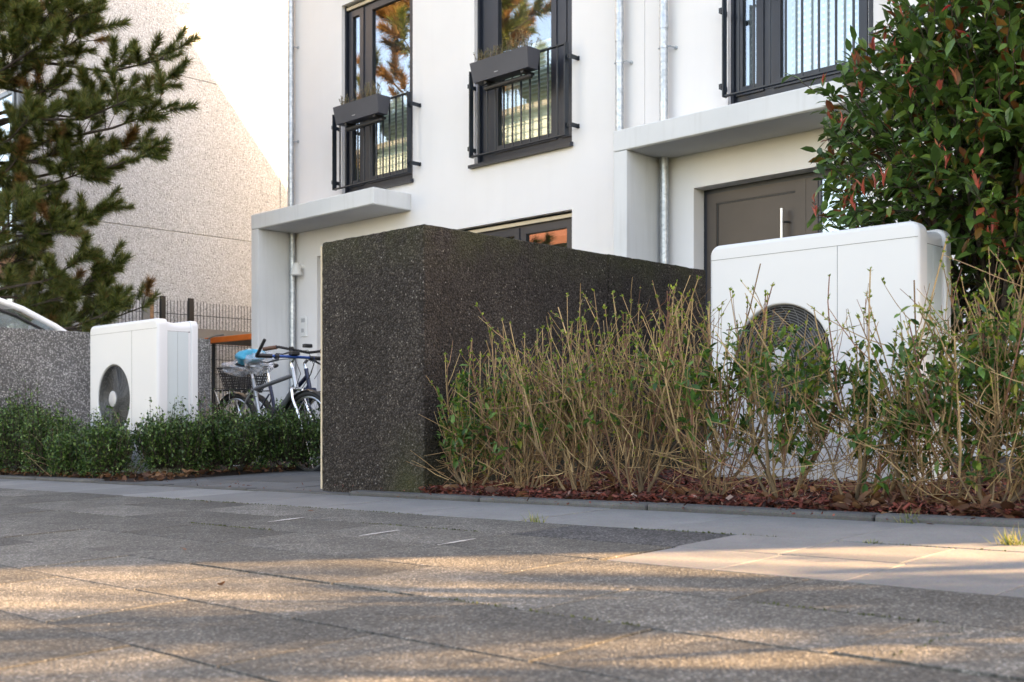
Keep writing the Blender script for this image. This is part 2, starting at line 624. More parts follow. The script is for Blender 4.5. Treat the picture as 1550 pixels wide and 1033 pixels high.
LEAF_V = np.array([(0, 0, 0), (0.32, 0.19, 0.05), (0.34, 0, 0), (0.32, -0.19, 0.05), (0.68, 0.17, 0.035), (0.70, 0, -0.02), (0.68, -0.17, 0.035), (1.0, 0, -0.09)])
LEAF_F = [(0, 2, 1), (0, 3, 2), (1, 2, 5, 4), (2, 3, 6, 5), (4, 5, 7), (5, 6, 7)]
SLEAF_V = np.array([(0, 0, 0), (0.5, 0.24, 0.05), (1.0, 0, -0.04), (0.5, -0.24, 0.05)])
SLEAF_F = [(0, 1, 2), (0, 2, 3)]


def add_leaf(mb, p, d, size, r, tmpl='big', wid=1.0, roll=None):
    V, F = (LEAF_V, LEAF_F) if tmpl == 'big' else (SLEAF_V, SLEAF_F)
    m = np.array(frame_from(d, r, roll).to_matrix())
    v = V * np.array([size, size * wid, size])
    v = v @ m.T + np.array(p[:])
    mb.add(v.tolist(), F)


# ------------------------------------------------------------------ ground, pavement, path
def tilted(name, x0, x1, y0, y1, dz, mat, nx=1, ny=1):
    b = MB()
    b.quad((x0, y0, gz(x0, y0) + dz), (x1, y0, gz(x1, y0) + dz), (x1, y1, gz(x1, y1) + dz), (x0, y1, gz(x0, y1) + dz))
    return structure(b.build(name, mat))


b = MB()
# gently tilted near the street, levelling out far away
xs = [-300, -45, 25, 300]
ys = [-300, -16, 22, 300]
cl = lambda v, a, c: max(a, min(c, v))
pts = [(x, y, gz(cl(x, -45, 25), cl(y, -16, 22)) - 0.10) for y in ys for x in xs]
b.add(pts, [(j * 4 + i, j * 4 + i + 1, (j + 1) * 4 + i + 1, (j + 1) * 4 + i) for j in range(3) for i in range(3)])
structure(b.build('ground', 'lawn'))
tilted('street', -45, 25, -5.2, -0.6, -0.085, 'street_asphalt')

GQ = Vector((-0.015, -0.03, 1)).normalized().rotation_difference(Vector((0, 0, 1))).inverted()
sidewalk = tilted('sidewalk', -14, 4, -0.6, 3.84, -0.0095, 'joint_sand')
tilted('garden_path', -7.62, -5.30, 3.835, 8.5, -0.010, 'joint_sand')
path_obj = bpy.data.objects['garden_path']


def slab_mesh(name, lx, ly, mat, th=0.05, bev=0.0018):
    b = MB()
    b.box(-lx / 2, lx / 2, -ly / 2, ly / 2, -th, 0, bev)
    return mesh_only(b, name, mat)


rs = random.Random(3)


def lay(mesh, parent, x, y, amp=0.0015):
    j = Euler((rs.gauss(0, 0.0026), rs.gauss(0, 0.0008), rs.gauss(0, 0.002))).to_quaternion()
    inst('paving_slab', mesh, parent, (x, y, gz(x, y) + rs.uniform(-amp, amp)), GQ @ j)


P = 0.352
sm_agg = slab_mesh('aggregate_slab', 0.6975, 0.3458, 'slab_aggregate')
sm_dark = slab_mesh('dark_slab', 0.6975, 0.3458, 'slab_dark')
sm_warm = slab_mesh('warm_slab', 0.3565, 0.3468, 'slab_warm')
nrow = 8
for r_ in range(nrow):
    y = 3.165 - P * (r_ + 0.5)
    off = (0.35 if r_ % 2 else 0.0) + rs.uniform(-0.07, 0.07)
    i = 0
    x = -2.06 + off if r_ > 1 else -2.06
    xx = x - 0.704 / 2
    while xx > -10.6:
        lay(sm_dark if (r_ == 0 and i == 0) else sm_agg, sidewalk, xx, y)
        xx -= 0.704
        i += 1
    if r_ <= 1:
        xx = -2.06 + 0.361 / 2 + (0.0 if r_ == 0 else 0.02)
        while xx < 0.9:
            lay(sm_warm, sidewalk, xx, y, 0.0004)
            xx += 0.361
    else:
        xx = x + 0.704 / 2
        while xx < 1.0:
            lay(sm_agg, sidewalk, xx, y)
            xx += 0.704
sm_gut = slab_mesh('gutter_slab', 0.659, 0.563, 'slab_smooth')
x = -2.39 + 0.335
x0 = x
while x > -12:
    lay(sm_gut, sidewalk, x, 3.452, 0.0015)
    x -= 0.669
x = x0 + 0.669
while x < 1.5:
    lay(sm_gut, sidewalk, x, 3.452, 0.0015)
    x += 0.669
# edging stones, a little proud of the gutter slabs
kerb = tilted('kerb', -14, 4, 3.735, 3.845, -0.02, 'joint_sand')
bk = MB()
bk.box(-0.498, 0.498, -0.045, 0.045, -0.12, 0.022, 0.012)
km = mesh_only(bk, 'kerb_stone', 'kerb_concrete')
bkf = MB()
bkf.box(-0.498, 0.498, -0.045, 0.045, -0.12, 0.008, 0.008)
kmf = mesh_only(bkf, 'kerb_stone_flush', 'kerb_concrete')
x = -12.4
while x < 2.5:
    j = Euler((rs.gauss(0, 0.012), rs.gauss(0, 0.003), rs.gauss(0, 0.002))).to_quaternion()
    flush = -7.7 < x < -4.6
    inst('kerb_stone', kmf if flush else km, kerb, (x, 3.787, gz(x, 3.787) + rs.uniform(-0.002, 0.002)), GQ @ j)
    x += 1.002
# dark slabs of the garden path
sp_ = slab_mesh('path_slab', 0.456, 0.456, 'slab_path')
for iy in range(10):
    for ix in range(5):
        lay(sp_, path_obj, -7.38 + ix * 0.462, 4.075 + iy * 0.462, 0.0015)

# moss and pale streaks in the pavement
b = MB()
rm = random.Random(5)
for (x0, y0, x1, y1, w) in [(-1.95, 1.757, -1.35, 1.757, 0.012), (-1.35, 2.108, -0.9, 2.108, 0.008), (-1.6, 3.165, -1.2, 3.165, 0.012), (-2.5, 3.165, -1.9, 3.165, 0.006), (-4.3, 2.46, -3.7, 2.46, 0.008), (-3.6, 2.81, -2.9, 2.81, 0.007), (-6.0, 3.165, -3.6, 3.165, 0.007), (-0.86, 1.78, -0.86, 2.09, 0.008)]:
    L = math.hypot(x1 - x0, y1 - y0)
    for k in range(int(L * 260)):
        u = rm.random()
        px, py = x0 + (x1 - x0) * u + rm.gauss(0, w * 0.35), y0 + (y1 - y0) * u + rm.gauss(0, w * 0.35)
        s = rm.uniform(0.004, 0.012)
        z = gz(px, py) - 0.004
        d = Vector((rm.gauss(0, 0.6), rm.gauss(0, 0.6), 0.8))
        add_leaf(b, (px, py, z), d, s, rm, 'small', 1.2)
o = b.build('joint_moss', 'joint_moss', None, stuff=True)
o['label'] = 'green moss growing in the joints between the paving slabs'
b = MB()


def streak(xa, ya, xb, yb, w):
    d = Vector((xb - xa, yb - ya, 0))
    nn = Vector((-d.y, d.x, 0)).normalized()
    top, bot = [], []
    for k in range(9):
        u = k / 8
        p = Vector((xa, ya, 0)) + d * u
        ww = w * (0.25 + 0.75 * math.sin(PI * min(max(u, 0.05), 0.95))) * rm.uniform(0.6, 1.2)
        for s, lst in ((1, top), (-1, bot)):
            q = p + nn * ww * s
            lst.append((q.x, q.y, gz(q.x, q.y) + 0.0042))
    vs = top + bot
    b.add(vs, [(k, k + 9, k + 10, k + 1) for k in range(8)])


streak(-3.96, 2.62, -3.99, 2.82, 0.014)
streak(-3.18, 2.48, -3.20, 2.68, 0.010)
streak(-2.72, 2.44, -2.74, 2.63, 0.010)
b.build('pale_streak_mark', 'pale_streak', sidewalk)

# planting beds
def bed(name, x0, x1, y0, y1):
    b = MB()
    nx, ny = int((x1 - x0) / 0.12), int((y1 - y0) / 0.12)
    rr = random.Random(11)
    for j in range(ny + 1):
        for i in range(nx + 1):
            x, y = x0 + (x1 - x0) * i / nx, y0 + (y1 - y0) * j / ny
            e = min(1, min(i, nx - i, j) / 1.5)
            b.v.append((x, y, gz(x, y) - 0.01 + e * (0.03 + rr.uniform(-0.012, 0.018))))
    for j in range(ny):
        for i in range(nx):
            a = j * (nx + 1) + i
            b.f.append((a, a + 1, a + nx + 2, a + nx + 1))
    return structure(b.build(name, 'soil', None, True))


bed('planting_bed', -4.46, 1.2, 3.835, 7.6)
bed('planting_bed', -12.2, -7.63, 3.835, 6.3)
tilted('forecourt', -15, -7.7, 6.3, 8.6, -0.03, 'slab_path')

# ------------------------------------------------------------------ houses
FY = 8.5


def wall_with_holes(x0, x1, z0, z1, holes, name, mat, parent, y=FY):
    xs = sorted(set([x0, x1] + [h[0] for h in holes] + [h[1] for h in holes]))
    zs = sorted(set([z0, z1] + [h[2] for h in holes] + [h[3] for h in holes]))
    b = MB()
    for i in range(len(xs) - 1):
        for j in range(len(zs) - 1):
            cx, cz = (xs[i] + xs[i + 1]) / 2, (zs[j] + zs[j + 1]) / 2
            if any(h[0] < cx < h[1] and h[2] < cz < h[3] for h in holes):
                continue
            b.quad((xs[i], y, zs[j]), (xs[i + 1], y, zs[j]), (xs[i + 1], y, zs[j + 1]), (xs[i], y, zs[j + 1]))
    for h in holes:
        a, c, e, g, d = h
        yb = y + d
        b.quad((a, y, e), (a, y, g), (a, yb, g), (a, yb, e))
        b.quad((c, y, e), (c, yb, e), (c, yb, g), (c, y, g))
        b.quad((a, y, g), (c, y, g), (c, yb, g), (a, yb, g))
        b.quad((a, y, e), (a, yb, e), (c, yb, e), (c, y, e))
    return b.build(name, mat, parent)


def house_body(parent, x0, x1, holes, left_end=False, right_end=False):
    zb = gz(x0, FY) - 0.3
    wall_with_holes(x0, x1, zb, 7.0, holes, 'front_wall', 'white_render', parent)
    b = MB()
    prof = [(FY + 0.32, zb), (FY + 0.32, 6.98), (9.87, 6.98), (12.9, 3.52), (12.9, zb)]  # unseen rear slope, shaped to cast the shadow edge on the gable
    n = len(prof)
    vs = [(x0, y, z) for y, z in prof] + [(x1, y, z) for y, z in prof]
    fs = [(i, i + n, (i + 1) % n + n, (i + 1) % n) for i in range(1, n)]
    b.add(vs, fs + [tuple(range(n)), tuple(range(2 * n - 1, n - 1, -1))])
    # cheeks of the front wall
    for x in (x0, x1):
        b.quad((x, FY, zb), (x, FY + 0.32, zb), (x, FY + 0.32, 7.0), (x, FY, 7.0))
    b.build('side_walls', 'white_render', parent)
    part_box('roof', 'canopy_paint', parent, x0 - (0.12 if left_end else 0), x1, FY - 0.1, 10.06, 7.003, 7.14)
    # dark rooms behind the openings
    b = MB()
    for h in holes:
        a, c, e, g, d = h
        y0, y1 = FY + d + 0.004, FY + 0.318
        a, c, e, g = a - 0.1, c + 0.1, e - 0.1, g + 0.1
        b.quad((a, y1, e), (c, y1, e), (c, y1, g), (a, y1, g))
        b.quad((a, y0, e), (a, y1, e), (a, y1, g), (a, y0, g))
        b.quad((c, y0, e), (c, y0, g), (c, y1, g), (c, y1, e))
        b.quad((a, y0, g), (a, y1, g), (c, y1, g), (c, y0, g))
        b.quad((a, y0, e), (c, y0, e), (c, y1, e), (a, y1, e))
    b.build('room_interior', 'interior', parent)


def frame_rect(b, x0, x1, z0, z1, y0, y1, w, wb=None, wt=None):
    wb = w if wb is None else wb
    wt = w if wt is None else wt
    b.box(x0, x0 + w, y0, y1, z0, z1)
    b.box(x1 - w, x1, y0, y1, z0, z1)
    b.box(x0 + w, x1 - w, y0, y1, z0, z0 + wb)
    b.box(x0 + w, x1 - w, y0, y1, z1 - wt, z1)


def window(parent, x0, x1, z0, z1, d, sashes, shutter=False, bot=0.06, ledge=True):
    """sashes: list of (x0, x1) in world x; each gets a sash frame and a pane"""
    y0 = FY + d
    b = MB()
    ztop = z1
    if shutter:
        ztop = z1 - 0.035
    frame_rect(b, x0 + 0.002, x1 - 0.002, z0 + 0.002, ztop - 0.002, y0, y0 + 0.07, 0.055, bot)
    w = b.build('window', 'anthracite', parent)
    if shutter:
        part_box('shutter_rail', 'cream', w, x0 + 0.03, x1 - 0.012, y0 - 0.035, y0 - 0.012, z1 - 0.062, z1 - 0.026)
        part_box('shutter_guide', 'anthracite', w, x0 + 0.003, x0 + 0.028, y0 - 0.042, y0 - 0.002, z0 + 0.004, z1 - 0.004)
    prev = None
    for i, (a, c) in enumerate(sashes):
        b = MB()
        frame_rect(b, a, c, z0 + bot - 0.01, ztop - 0.05, y0 - 0.018, y0 + 0.045, 0.072)
        s = b.build('sash', 'anthracite', w)
        b = MB()
        b.box(a + 0.06, c - 0.06, y0 + 0.008, y0 + 0.014, z0 + bot + 0.05, ztop - 0.11)
        b.build('pane', 'window_glass', w)
        b = MB()
        frame_rect(b, a + 0.07, c - 0.07, z0 + bot + 0.06, ztop - 0.12, y0 - 0.006, y0 + 0.006, 0.008)
        b.build('glazing_bead', 'black_plastic', w)
        if prev is not None and a - prev > 0.004:
            part_box('mullion', 'anthracite', w, prev + 0.001, a - 0.001, y0 - 0.006, y0 + 0.05, z0 + bot, ztop - 0.056)
        prev = c
    if ledge:
        b = MB()
        b.add([(x0 - 0.045, FY - 0.055, z0 - 0.046), (x1 + 0.02, FY - 0.055, z0 - 0.046), (x1 + 0.02, FY - 0.055, z0 - 0.012), (x0 - 0.045, FY - 0.055, z0 - 0.012),
               (x0 - 0.045, FY - 0.003, z0 - 0.046), (x1 + 0.02, FY - 0.003, z0 - 0.046), (x1 + 0.02, FY - 0.003, z0 + 0.0), (x0 - 0.045, FY - 0.003, z0 + 0.0)],
              [(0, 1, 2, 3), (1, 5, 6, 2), (3, 2, 6, 7), (0, 3, 7, 4), (0, 4, 5, 1), (4, 7, 6, 5)])
        b.box(x0 + 0.003, x1 - 0.003, FY - 0.002, y0 + 0.07, z0 - 0.011, z0 + 0.0015)
        b.build('window_ledge', 'anthracite', w)
    return w


def railing(parent, x0, x1, z0, z1, nb, y=8.38, bl=True):
    b = MB()
    b.box(x0 + 0.012, x1 - 0.012, y - 0.02, y + 0.02, z0, z0 + 0.012)
    r_ = b.build('balcony_railing', 'rail_metal', parent)
    part_box('handrail', 'rail_metal', r_, x0 + 0.0125, x1 - 0.0125, y - 0.02, y + 0.02, z1 - 0.012, z1)
    part_box('post', 'rail_metal', r_, x0, x0 + 0.012, y - 0.03, y + 0.03, z0 - 0.004, z1 + 0.004)
    part_box('post', 'rail_metal', r_, x1 - 0.012, x1, y - 0.03, y + 0.03, z0 - 0.004, z1 + 0.004)
    bb = MB()
    bb.box(-0.0095, 0.0095, -0.006, 0.006, 0, z1 - z0 - 0.0244, 0.001)
    bm_ = mesh_only(bb, 'bar', 'rail_metal')
    for k in range(nb):
        x = x0 + (x1 - x0) * (k + 1) / (nb + 1)
        inst('bar', bm_, r_, (x, y, z0 + 0.0122))
    for x, s in ((x0, -1), (x1, 1)):
        for z in (z0 + 0.10, z1 - 0.14):
            b = MB()
            b.box(min(x, x + s * 0.05), max(x, x + s * 0.05), y - 0.004, y + 0.004, z - 0.022, z + 0.022)
            b.box(min(x + s * 0.044, x + s * 0.05), max(x + s * 0.044, x + s * 0.05), y + 0.0042, FY + 0.001, z - 0.022, z + 0.022)
            b.box(min(x + s * 0.0505, x + s * 0.066), max(x + s * 0.0505, x + s * 0.066), FY - 0.008, FY - 0.001, z - 0.022, z + 0.022)
            b.disc((x + s * 0.024, y - 0.004, z), (0, -1, 0), 0.009, 0.007, 8)
            b.build('bracket', 'rail_metal', r_)
    return r_


def downpipe(parent, x, y, z0, z1, clamps, sockets, r=0.038):
    b = MB()
    b.tube([(x, y, z0), (x, y, z1)], r, 20)
    p = b.build('downpipe', 'galvanised', parent, True)
    for z in sockets:
        b = MB()
        b.tube([(x, y, z), (x, y, z + 0.10), (x, y, z + 0.12)], [r + 0.004, r + 0.004, r + 0.0015], 20)
        b.build('pipe_socket', 'galvanised', p, True)
    for z in clamps:
        b = MB()
        b.tube([(x, y, z - 0.013), (x, y, z + 0.013)], r + 0.0045, 20)
        b.tube([(x + r, y, z), (x + r + 0.03, y + 0.01, z), (x + r + 0.045, FY, z - 0.005)], 0.006, 6)
        b.tube([(x - r - 0.022, y, z), (x - r, y, z)], 0.008, 6)
        b.disc((x + r + 0.045, FY - 0.010, z - 0.005), (0, 1, 0), 0.018, 0.010, 10)
        b.build('pipe_clamp', 'galvanised', p, True)
    return p


def canopy(parent, x0, x1, zb):
    b = MB()
    b.box(x0, x1, 7.945, FY - 0.001, 2.44, 2.63, 0.010)
    c_ = b.build('door_canopy', 'canopy_paint', parent)
    part_box('canopy_fin', 'canopy_paint', parent, x0 + 0.003, x0 + 0.155, 7.949, FY - 0.0015, zb, 2.437, 0.006)
    part_box('soffit_shade_plate', 'soffit_shade', c_, x0 + 0.16, x1 - 0.012, 7.99, FY - 0.002, 2.4372, 2.4396)  # added plate whose darker grey paints the shade under the canopy
    b = MB()
    b.box(x0 + 0.02, x1 - 0.02, 7.962, 7.974, 2.4365, 2.4398)
    b.build('drip_edge', 'canopy_paint', c_)
    return c_


def door(parent, x0, x1, z0, z1, d, leaf, panel, side=None, handle=True):
    y0 = FY + d
    b = MB()
    frame_rect(b, x0 + 0.002, x1 - 0.002, z0 + 0.002, z1 - 0.002, y0, y0 + 0.07, 0.045)
    w = b.build('front_door', 'anthracite', parent)
    b = MB()
    frame_rect(b, leaf[0], leaf[1], z0 + 0.03, z1 - 0.045, y0 - 0.014, y0 + 0.05, panel[0] - leaf[0], 0.12, 0.092)
    b.build('door_leaf', 'door_brown', w)
    b = MB()
    frame_rect(b, panel[0] + 0.001, panel[1] - 0.001, z0 + 0.151, z1 - 0.138, y0 - 0.008, y0 + 0.02, 0.012)
    b.build('panel_groove', 'black_plastic', w)
    part_box('door_panel', 'door_brown', w, panel[0] + 0.0135, panel[1] - 0.0025, y0 - 0.002, y0 + 0.04, z0 + 0.164, z1 - 0.1515)
    if side:
        part_box('door_post', 'door_brown', w, leaf[1] + 0.002, side[0], y0 - 0.012, y0 + 0.05, z0 + 0.04, z1 - 0.047)
        b = MB()
        frame_rect(b, side[0] + 0.0005, side[1], z0 + 0.047, z1 - 0.048, y0 - 0.004, y0 + 0.045, 0.022)
        b.build('sidelight_frame', 'anthracite', w)
        part_box('pane', 'window_glass', w, side[0] + 0.02, side[1] - 0.02, y0 + 0.01, y0 + 0.016, z0 + 0.06, z1 - 0.065)
    if handle:
        b = MB()
        hx = panel[1] - 0.11
        b.tube([(hx, y0 - 0.075, z0 + 0.75), (hx, y0 - 0.075, z1 - 0.285)], 0.014, 14)
        h = b.build('door_handle', 'steel', w, True)
        b = MB()
        for z in (z0 + 0.95, z1 - 0.40):
            b.tube([(hx, y0 - 0.066, z), (hx + 0.02, y0 - 0.04, z), (hx + 0.045, y0 - 0.0145, z)], 0.008, 8)
        b.build('handle_stand_off', 'black_plastic', h, True)
    return w


# --- left house
LH = empty('terraced_house', (-9.47, FY, gz(-9.47, FY)), 'left white terraced house with two French windows and flower boxes', 'house', 'white houses in the terrace')
HL = [(-11.239, -9.902, 2.80, 5.13, 0.088), (-8.88, -7.472, 2.80, 5.13, 0.088), (-9.156, -7.472, 1.02, 2.13, 0.088), (-11.75, -10.45, -0.24, 2.10, 0.16)]
house_body(LH, -12.4, -6.563, HL, left_end=True)
window(LH, -11.239, -9.902, 2.80, 5.13, 0.088, [(-11.178, -10.90), (-10.80, -9.965)], shutter=True, bot=0.10)
window(LH, -8.88, -7.472, 2.80, 5.13, 0.088, [(-8.66, -7.745), (-7.68, -7.52)], shutter=True, bot=0.10)
part_box('fixed_panel', 'anthracite', LH, -8.82, -8.662, FY + 0.08, FY + 0.13, 2.90, 5.03)
window(LH, -9.156, -7.472, 1.02, 2.13, 0.088, [(-9.098, -8.27), (-8.245, -7.53)], shutter=True, bot=0.06)
door(LH, -11.75, -10.45, -0.24, 2.10, 0.16, (-11.70, -10.75), (-11.60, -10.85), (-10.66, -10.50))
railing(LH, -11.232, -9.82, 2.843, 3.755, 11)
railing(LH, -8.808, -7.436, 2.842, 3.755, 10)
canopy(LH, -12.391, -9.927, gz(-12.4, 8.2) - 0.1)
downpipe(LH, -12.235, 8.44, 2.632, 6.9, (3.62, 4.83), (3.75,))
downpipe(LH, -12.20, 8.44, gz(-12, 8.4), 2.436, (), (), 0.036)
downpipe(LH, -6.80, 8.42, gz(-6.8, 8.4), 6.9, (3.43,), (3.62,))
b = MB()
b.tube([(-12.05, 8.40, 1.88), (-12.05, 8.40, 2.0), (-12.05, 8.40, 2.035)], [0.075, 0.045, 0.03], 18)
b.tube([(-12.05, 8.40, 1.99), (-12.05, FY, 1.99)], 0.03, 12)
b.build('wall_lamp', 'white_plastic', LH, True)
b = MB()
b.box(-12.07, -11.95, FY - 0.028, FY - 0.001, 1.10, 1.36, 0.006)
ic = b.build('intercom', 'white_plastic', LH)
part_box('speaker_field', 'hub_grey', ic, -12.05, -11.97, FY - 0.0305, FY - 0.0285, 1.28, 1.33)
part_box('call_button', 'hub_grey', ic, -12.045, -11.99, FY - 0.0335, FY - 0.0285, 1.15, 1.20)

# --- right house
RH = empty('terraced_house', (-3.64, FY, gz(-3.64, FY)), 'right white terraced house with brown front door and lace curtained French window', 'house', 'white houses in the terrace')
HR = [(-5.638, -4.31, 2.80, 5.13, 0.088), (-6.003, -4.32, -0.16, 2.128, 0.16), (-2.9, -1.5, 1.0, 2.13, 0.088)]
house_body(RH, -6.558, -0.722, HR)
window(RH, -5.638, -4.31, 2.80, 5.13, 0.088, [(-5.602, -5.32), (-5.225, -4.355)], shutter=True, bot=0.10)
window(RH, -2.9, -1.5, 1.0, 2.13, 0.088, [(-2.84, -2.21), (-2.19, -1.56)], bot=0.06)
door(RH, -6.003, -4.32, -0.16, 2.128, 0.16, (-5.957, -4.953), (-5.857, -5.04), (-4.84, -4.37))
railing(RH, -5.60, -4.22, 2.848, 3.755, 8)
canopy(RH, -6.493, -4.03, gz(-6.4, 8.2) - 0.1)
downpipe(RH, -6.28, 8.42, 2.632, 6.9, (3.45,), (3.62,))
downpipe(RH, -6.275, 8.42, gz(-6, 8.4), 2.436, (), (), 0.04)

# --- end house of the row, right of the view
EH = empty('terraced_house', (1.94, FY, gz(1.94, FY)), 'end house of the white terrace beyond the red tipped shrub', 'house', 'white houses in the terrace')
HE = [(0.1, 1.44, 2.80, 5.13, 0.088), (2.4, 3.75, 2.80, 5.13, 0.088), (2.1, 3.75, 1.02, 2.13, 0.088), (-0.17, 1.5, -0.1, 2.128, 0.16)]
house_body(EH, -0.717, 4.6, HE, right_end=True)
for h in HE[:3]:
    m_ = (h[0] + h[1]) / 2
    window(EH, h[0], h[1], h[2], h[3], 0.088, [(h[0] + 0.06, m_ - 0.01), (m_ + 0.01, h[1] - 0.06)], bot=0.08)
door(EH, -0.17, 1.5, -0.1, 2.128, 0.16, (-0.12, 0.88), (-0.02, 0.78), (0.99, 1.45))
railing(EH, 0.1, 1.5, 2.848, 3.755, 9)
railing(EH, 2.4, 3.8, 2.848, 3.755, 9)
canopy(EH, -0.66, 1.8, gz(-0.4, 8.2) - 0.1)

# curtains and blinds
def curtain(x0, x1, z0, z1, y, name, mat, label, cat, folds, amp):
    b = MB()
    n = folds * 8
    top, bot = [], []
    for i in range(n + 1):
        u = i / n
        yy = y + amp * math.sin(u * folds * 2 * PI) * (0.7 + 0.3 * math.sin(u * 17))
        x = x0 + (x1 - x0) * u
        b.v.append((x, yy, z0))
        b.v.append((x, yy * 0.5 + y * 0.5, z1))
    for i in range(n):
        b.f.append((2 * i, 2 * i + 2, 2 * i + 3, 2 * i + 1))
    o = b.build(name, mat, None, True)
    return tag(o, label, cat)


curtain(-5.56, -5.26, 2.9, 5.05, 8.70, 'lace_curtain', 'curtain_dotted', 'narrow dotted lace curtain in the left sash above the brown door', 'curtain', 4, 0.012)
curtain(-5.22, -4.37, 2.9, 5.05, 8.70, 'lace_curtain', 'curtain_dotted', 'wide dotted lace curtain behind the bars above the brown door', 'curtain', 11, 0.014)


def blind(x0, x1, z0, z1, y, label):
    b = MB()
    n = int((z1 - z0) / 0.022)
    for i in range(n + 1):
        z = z0 + (z1 - z0) * i / n
        yy = y + (0.008 if i % 2 else -0.008)
        b.v.append((x0, yy, z))
        b.v.append((x1, yy, z))
    for i in range(n):
        b.f.append((2 * i, 2 * i + 1, 2 * i + 3, 2 * i + 2))
    root = b.build('pleated_blind', 'blind_fabric', None)
    tag(root, label, 'blind', 'pleated blinds in the upper windows')
    part_box('top_rail', 'white_plastic', root, x0 - 0.002, x1 + 0.002, y - 0.016, y + 0.016, z1, z1 + 0.035)


blind(-10.77, -9.98, 2.93, 3.86, 8.68, 'pale pleated blind behind the wide pane of the far left upper window')
blind(-11.12, -10.93, 2.93, 3.70, 8.68, 'narrow pale blind in the slim sash of the far left upper window')
blind(-8.60, -7.80, 2.93, 3.95, 8.68, 'pale pleated blind in the upper window over the dark concrete box')

# --- neighbouring house on the left with the pebbledash gable
NX = -14.5
NH = empty('neighbouring_house', (-19, 10.3, gz(-19, 10.3)), 'beige pebbledash house with big blank gable behind the pine', 'house')
zb = gz(-14.5, 10) - 0.4
part_box('core_wall', 'canopy_paint', NH, -24, NX - 0.02, 6.18, 14.6, zb, 8.4)
for z0, z1 in ((zb, 2.678), (2.685, 4.887), (4.894, 7.095), (7.102, 8.5)):
    part_box('facade_panel', 'pebbledash', NH, NX - 0.10, NX, 6.15, 9.80, z0, z1, 0.008)
    part_box('facade_panel', 'pebbledash', NH, NX - 0.10, NX - 0.0, 9.815, 14.6, z0, z1 if z0 < 4 else z1, 0.008)
part_box('front_facing', 'white_render', NH, -24, NX - 0.105, 6.10, 6.178, 2.75, 8.4)
part_box('front_facing', 'brick_wash', NH, -24, NX - 0.105, 6.10, 6.178, zb, 2.745)
for (x0, x1, z0, z1) in ((-16.5, -15.05, 2.3, 4.4), (-16.5, -15.05, 0.2, 1.9)):
    b = MB()
    frame_rect(b, x0, x1, z0, z1, 6.05, 6.099, 0.06)
    b.box((x0 + x1) / 2 - 0.03, (x0 + x1) / 2 + 0.03, 6.052, 6.097, z0 + 0.06, z1 - 0.06)
    w = b.build('window', 'blue_grey_pipe', NH)
    part_box('pane', 'window_glass', w, x0 + 0.05, x1 - 0.05, 6.07, 6.076, z0 + 0.05, z1 - 0.05)
b = MB()
for k in range(11):
    x = -16.6 + k * 0.165
    b.box(x - 0.01, x + 0.01, 5.99, 6.01, 2.35, 3.3)
b.box(-16.65, -14.92, 5.98, 6.02, 3.3, 3.34)
b.box(-16.65, -14.92, 5.98, 6.02, 2.32, 2.35)
b.build('balcony_railing', 'blue_grey_pipe', NH)
b = MB()
b.tube([(-14.78, 6.04, zb), (-14.78, 6.04, 8.3)], 0.055, 14)
b.build('downpipe', 'blue_grey_pipe', NH, True)
part_box('roof', 'roof_tile', NH, -24.2, NX + 0.2, 5.9, 14.8, 8.503, 8.7)

# --- house across the street (seen only mirrored in the window panes, and as bounce light)
OH = empty('opposite_house', (-24, -9, gz(-24, -9)), 'pale clapboard house across the street mirrored in upper windows', 'house')
part_box('body_wall', 'pale_siding', OH, -40, -18, -14, -7.04, -1.6, 9.0)
bs = MB()
for k in range(40):
    z = -0.9 + k * 0.25
    bs.add([(-40, -7.0, z), (-18, -7.0, z), (-18, -7.035, z + 0.246), (-40, -7.035, z + 0.246)], [(0, 1, 2, 3)])
o = bs.build('siding', 'pale_siding', OH, stuff=True)
part_box('roof', 'strip_grey', OH, -40.4, -17.6, -14.4, -6.7, 9.12, 9.3)
for k in range(5):
    x0 = -38 + k * 4.0
    b = MB()
    frame_rect(b, x0, x0 + 1.6, 3.2, 5.0, -6.99, -6.93, 0.08)
    w = b.build('window', 'anthracite', OH)
    part_box('pane', 'window_glass', w, x0 + 0.07, x0 + 1.53, -6.97, -6.96, 3.27, 4.93)

b = MB()
b.add([(-26, -7.0, 6.4), (-19, -7.0, 6.4), (-19, -5.4, 5.0), (-26, -5.4, 5.0), (-26, -7.0, 6.2), (-19, -7.0, 6.2), (-19, -5.4, 4.8), (-26, -5.4, 4.8)],
      [(0, 1, 2, 3), (7, 6, 5, 4), (3, 2, 6, 7), (0, 3, 7, 4), (1, 5, 6, 2)])
b.build('porch_roof', 'roof_tile', OH)

